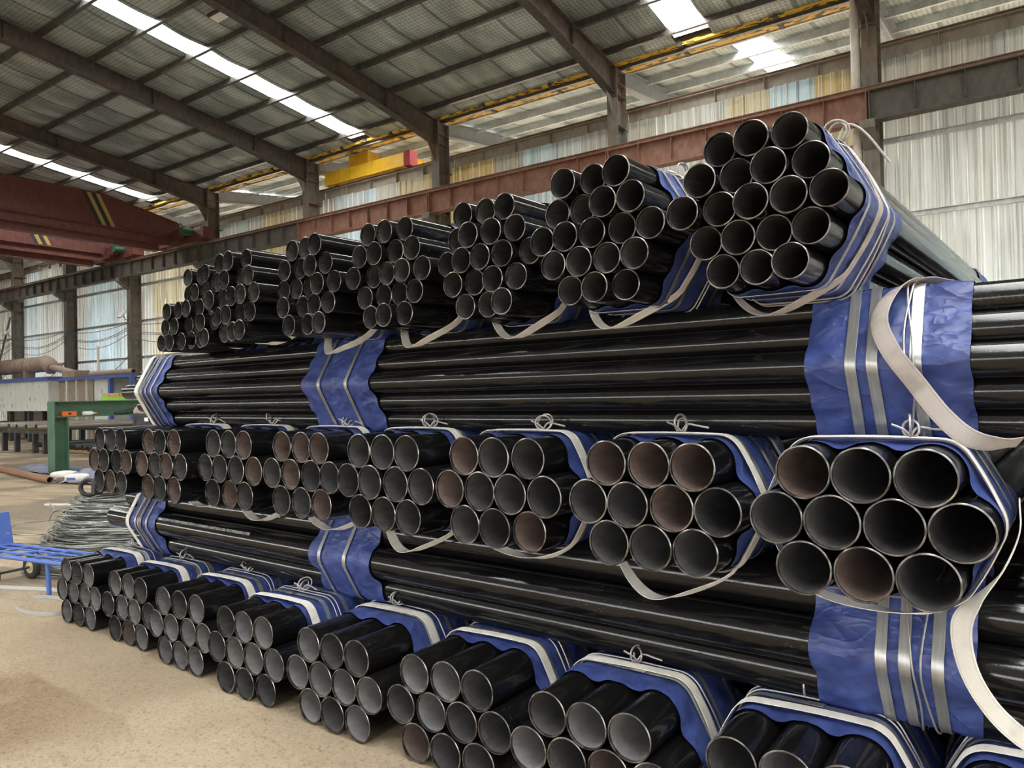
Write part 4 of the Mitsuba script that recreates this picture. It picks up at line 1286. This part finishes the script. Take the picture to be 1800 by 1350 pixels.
put(k, 'down_pipe', tube([hall(-33.0, 11.5, 3.08), hall(-30.6, 11.4, 2.72)], .13, 14), 'duct_brown', smooth=40)
put(k, 'outlet_box', H(rbox(-31.2, -30.2, 11.2, 11.8, 2.55, 2.83, .03)), 'duct_brown')
for x in (-38.5, -35.1):
    put(k, 'support', H(box(x - .1, x + .1, 11.4, 11.8, 2.62, 2.95)), 'duct_brown', smooth=False)
k = thing('short_pipe', 'brown pipe lying on the machine roof beside the blower duct', 'pipe')
put(k, None, moved(trimesh.creation.annulus(.09, .11, 3.1, sections=24), HALL @ trs(-28.1, 11.6, 2.66, 0, ry(PI / 2))), 'duct_brown', smooth=40)
k = thing('upright_pole', 'pale upright pole standing on the machine roof beside a column', 'pole')
put(k, None, tube([hall(-30.2, 12.1, 2.5), hall(-30.2, 12.1, 3.78)], .05, 8), 'white_pvc', smooth=40)
k = thing('roof_brace', 'thin dark diagonal brace rod leaning at the farthest column', 'rod')
put(k, None, tube([hall(-46.0, 14.2, 2.6), hall(-44.6, 14.5, 6.2)], .05, 8), 'dark_cable', smooth=40)


# ---- crumpled sheets, sacks and other litter on the floor
def heap(x, y, wx, wy, h, seed, rz=0.0, n=34):
    u = np.linspace(-1, 1, n)
    X, Y = np.meshgrid(u, u, indexing='ij')
    d = np.sqrt(X ** 2 + Y ** 2)
    p = np.stack([X * 2.2, Y * 2.2, X * 0 + seed], -1)
    Z = np.clip(1.15 - d, 0, 1) ** .8 * h * (.35 + 1.1 * meshkit.fbm(p, 3, 2)) + h * .35 * np.abs(meshkit.noise(p * 2.4, 6) - .5) * np.clip(1.4 - d, 0, 1)
    ex = 1 + .18 * (meshkit.noise(np.stack([X * 1.5, Y * 1.5, X * 0 + seed + 9], -1), 1) - .5)
    P3 = np.stack([X * wx * ex, Y * wy * ex, np.maximum(Z, .006)], -1).reshape(-1, 3)
    f = []
    for i in range(n - 1):
        for j in range(n - 1):
            q = i * n + j
            f += [[q, q + n, q + n + 1], [q, q + n + 1, q + 1]]
    m = trimesh.Trimesh(P3, np.array(f), process=False)
    return moved(m, trs(x, y, 0, rz))


k = thing('crumpled_sheet', 'pale grey plastic sheet heaped up between the green post and the stack', 'plastic sheet')
put(k, None, heap(-16.2, 5.45, 1.2, .6, .55, 3.0, .3), 'sheet_grey', smooth=True)
k = thing('crumpled_sheet', 'blue grey tarpaulin crumpled on the floor in front of the pale heap', 'tarpaulin')
put(k, None, heap(-15.3, 4.3, 1.2, .5, .28, 8.0, .2), 'sheet_greyblue', smooth=True)
k = thing('crumpled_sheet', 'flat blue grey tarpaulin on the floor by the foot of the green post', 'tarpaulin')
put(k, None, heap(-19.2, 4.75, 1.3, .5, .14, 12.0, .1), 'sheet_greyblue', smooth=True)
for j, (x, y, s) in enumerate(((-16.25, 3.95, 1.0), (-15.6, 3.98, .9), (-15.45, 4.3, .8))):
    k = thing('white_sack', ['white sack on the floor at the foot of the green post', 'white sack with a blue label beside the first one', 'white sack behind the labelled one'][j], 'sack')
    b = trimesh.creation.icosphere(3, 1.0)
    v = np.array(b.vertices)
    v = np.sign(v) * np.abs(v) ** .6 * np.array([.33, .22, .10]) * s
    v *= 1 + .14 * (meshkit.fbm(v * 9 + j * 3, 3)[:, None] - .5)
    v[:, 2] -= v[:, 2].min()
    put(k, None, moved(trimesh.Trimesh(v, b.faces, process=False), trs(x, y, 0, .3 * j)), 'sack_white', smooth=True)
    if j == 1:
        put(k, 'blue_label', moved(rbox(-.12, .10, -.215, -.195, .05, .12, .004), trs(x, y, 0, .3)), 'blue_trim')
k = thing('work_glove', 'brown work glove on the floor between the white sacks', 'glove')
gl = [m3.Manifold.batch_hull([m3.Manifold.sphere(.05, 12).translate((0, 0, .05)), m3.Manifold.sphere(.05, 12).translate((.12, 0, .05)), m3.Manifold.sphere(.04, 12).translate((.05, .05, .05))])]
for f_ in range(4):
    gl.append(m3.Manifold.batch_hull([m3.Manifold.sphere(.02, 10).translate((.13, -.045 + .03 * f_, .05)), m3.Manifold.sphere(.017, 10).translate((.22 + .01 * (f_ % 2), -.055 + .036 * f_, .03))]))
gl.append(m3.Manifold.batch_hull([m3.Manifold.sphere(.022, 10).translate((.03, .07, .05)), m3.Manifold.sphere(.018, 10).translate((.10, .13, .03))]))
g = gl[0]
for q in gl[1:]:
    g = g + q
g = g.to_mesh()
put(k, None, moved(trimesh.Trimesh(g.vert_properties[:, :3] * 1.2, g.tri_verts, process=False), trs(-15.95, 3.72, 0, .8)), 'glove_brown', smooth=40)
k = thing('rusty_tube', 'rusty brown tube lying on the floor in front of the green post', 'tube')
put(k, None, moved(trimesh.creation.annulus(.055, .07, 5.0, sections=20), trs(-18.5, 3.85, .07, -.105, ry(PI / 2))), 'rusty_rod', smooth=40)
k = thing('pale_batten', 'thin pale batten lying on the open floor beyond the wire coil', 'batten')
put(k, None, moved(rbox(-.9, .9, -.02, .02, 0, .03, .004), trs(-11.9, 2.75, 0, .55)), 'sack_white')

# ---- the worker behind the end of the stack
def hull(*ps):
    return m3.Manifold.batch_hull([m3.Manifold.sphere(r, 16).translate(tuple(map(float, p))) for p, r in ps])


def chain(ps):
    out = None
    for a, b in zip(ps[:-1], ps[1:]):
        h = hull(a, b)
        out = h if out is None else out + h
    return out


def to_tri(m, it=8, length=.03):
    q = m.refine_to_length(length).to_mesh()
    t = trimesh.Trimesh(q.vert_properties[:, :3], q.tri_verts, process=True)
    if it:
        trimesh.smoothing.filter_taubin(t, iterations=it)
    return t


k = thing('person', 'person in a beige and black jacket standing behind the coil end of the stack', 'person')
PM = trs(-8.93, 2.14, 0, math.radians(38), rx(0))
# local frame: faces +y, right hand on +x; leaning slightly forward and to the right
J = dict(pel=(0, 0, .96), wai=(.01, .02, 1.10), che=(.04, .05, 1.30), sL=(-.18, .04, 1.44), sR=(.24, .08, 1.43), nec=(.05, .08, 1.50), hed=(.09, .13, 1.64), eL=(-.28, .16, 1.20), eR=(.36, .26, 1.24), hL=(-.16, .38, 1.14), hR=(.30, .50, 1.30),
         hipL=(-.10, 0, .92), hipR=(.10, 0, .92), kL=(-.12, .03, .50), kR=(.12, .05, .50), aL=(-.12, -.02, .09), aR=(.12, .0, .09), tL=(-.14, .15, .04), tR=(.14, .17, .04))


def torso(g):
    return hull((J['pel'], .135 + g), (J['hipL'], .10 + g), (J['hipR'], .10 + g), (J['wai'], .13 + g)) + hull((J['wai'], .135 + g), (J['che'], .15 + g), ((-.10, .05, 1.32), .11 + g), ((.16, .07, 1.32), .11 + g)) + hull((J['che'], .14 + g), (J['sL'], .075 + g), (J['sR'], .075 + g), ((.05, .06, 1.44), .09 + g))


def arms(g):
    return chain([(J['sL'], .068 + g), (J['eL'], .048 + g), (J['hL'], .034 + g)]) + chain([(J['sR'], .068 + g), (J['eR'], .048 + g), (J['hR'], .034 + g)])


def legs(g):
    return chain([(J['hipL'], .095 + g), (J['kL'], .062 + g), (J['aL'], .045 + g)]) + chain([(J['hipR'], .095 + g), (J['kR'], .062 + g), (J['aR'], .045 + g)])


def hand(h, e):
    h, e = np.array(h), np.array(e)
    d = (h - e) / np.linalg.norm(h - e)
    s = np.cross(d, [0, 0, 1.0])
    s /= np.linalg.norm(s)
    n = np.cross(s, d)
    out = hull((h, .026), (h + d * .08 + s * .028, .014), (h + d * .08 - s * .028, .014))
    for q, L in ((-.030, .062), (-.010, .075), (.010, .07), (.029, .055)):
        b = h + d * .085 + s * q
        out = out + chain([(b, .010), (b + d * L * .5 - n * .008, .009), (b + d * L * .85 - n * .03, .008)])
    return out + chain([(h + d * .025 + s * .03, .013), (h + d * .055 + s * .058 - n * .01, .011), (h + d * .085 + s * .062 - n * .025, .009)])


hd = np.array(J['hed'])
head = hull((hd, .085), (hd + [0, -.03, .045], .085), (hd + [0, .045, -.075], .045)) + hull((J['nec'], .055), (hd + [0, -.01, -.06], .055)) + hull((hd + [0, .085, -.005], .012), (hd + [0, .105, -.035], .014)) + hull((hd + [.086, 0, -.01], .014), (hd + [.088, -.01, .02], .012)) + hull((hd + [-.086, 0, -.01], .014), (hd + [-.088, -.01, .02], .012)) + hull((hd + [-.02, .083, -.068], .009), (hd + [.02, .083, -.068], .009))
body = torso(0) + arms(0) + legs(0) + head + hand(J['hL'], J['eL']) + hand(J['hR'], J['eR'])
put(k, None, moved(to_tri(body, 4, .02), PM), 'skin', smooth=True)
jac = torso(.022) + arms(.02)
put(k, 'jacket', moved(to_tri(jac, 8), PM), 'jacket_beige', smooth=True, label='beige jacket')
band = (torso(.030) + arms(.028)) ^ m3.Manifold.cube((2, 2, .17), True).translate((0, 0, 1.345))
put(k, 'jacket_band', moved(to_tri(band, 2), PM), 'jacket_black', smooth=True, label='black band of the jacket')
put(k, 'chest_logo', moved(rbox(-.045, .045, -.012, .004, -.02, .025, .003), PM @ trs(-.02, -.128, 1.35, 0)), 'logo_white', label='small white logo')
put(k, 'trousers', moved(to_tri(legs(.014) + hull((J['pel'], .15), (J['hipL'], .11), (J['hipR'], .11)), 6), PM), 'trousers_dark', smooth=True)
put(k, 'hair', moved(to_tri(hull((hd + [0, -.015, .03], .092), (hd + [0, -.045, .03], .088), (hd + [0, -.06, -.02], .06)), 4), PM), 'hair_black', smooth=True)
for s in ('L', 'R'):
    put(k, 'shoe', moved(to_tri(hull((np.array(J['a' + s]) - [0, .03, .035], .05), (np.array(J['t' + s]), .042)), 3), PM), 'jacket_black', smooth=True)
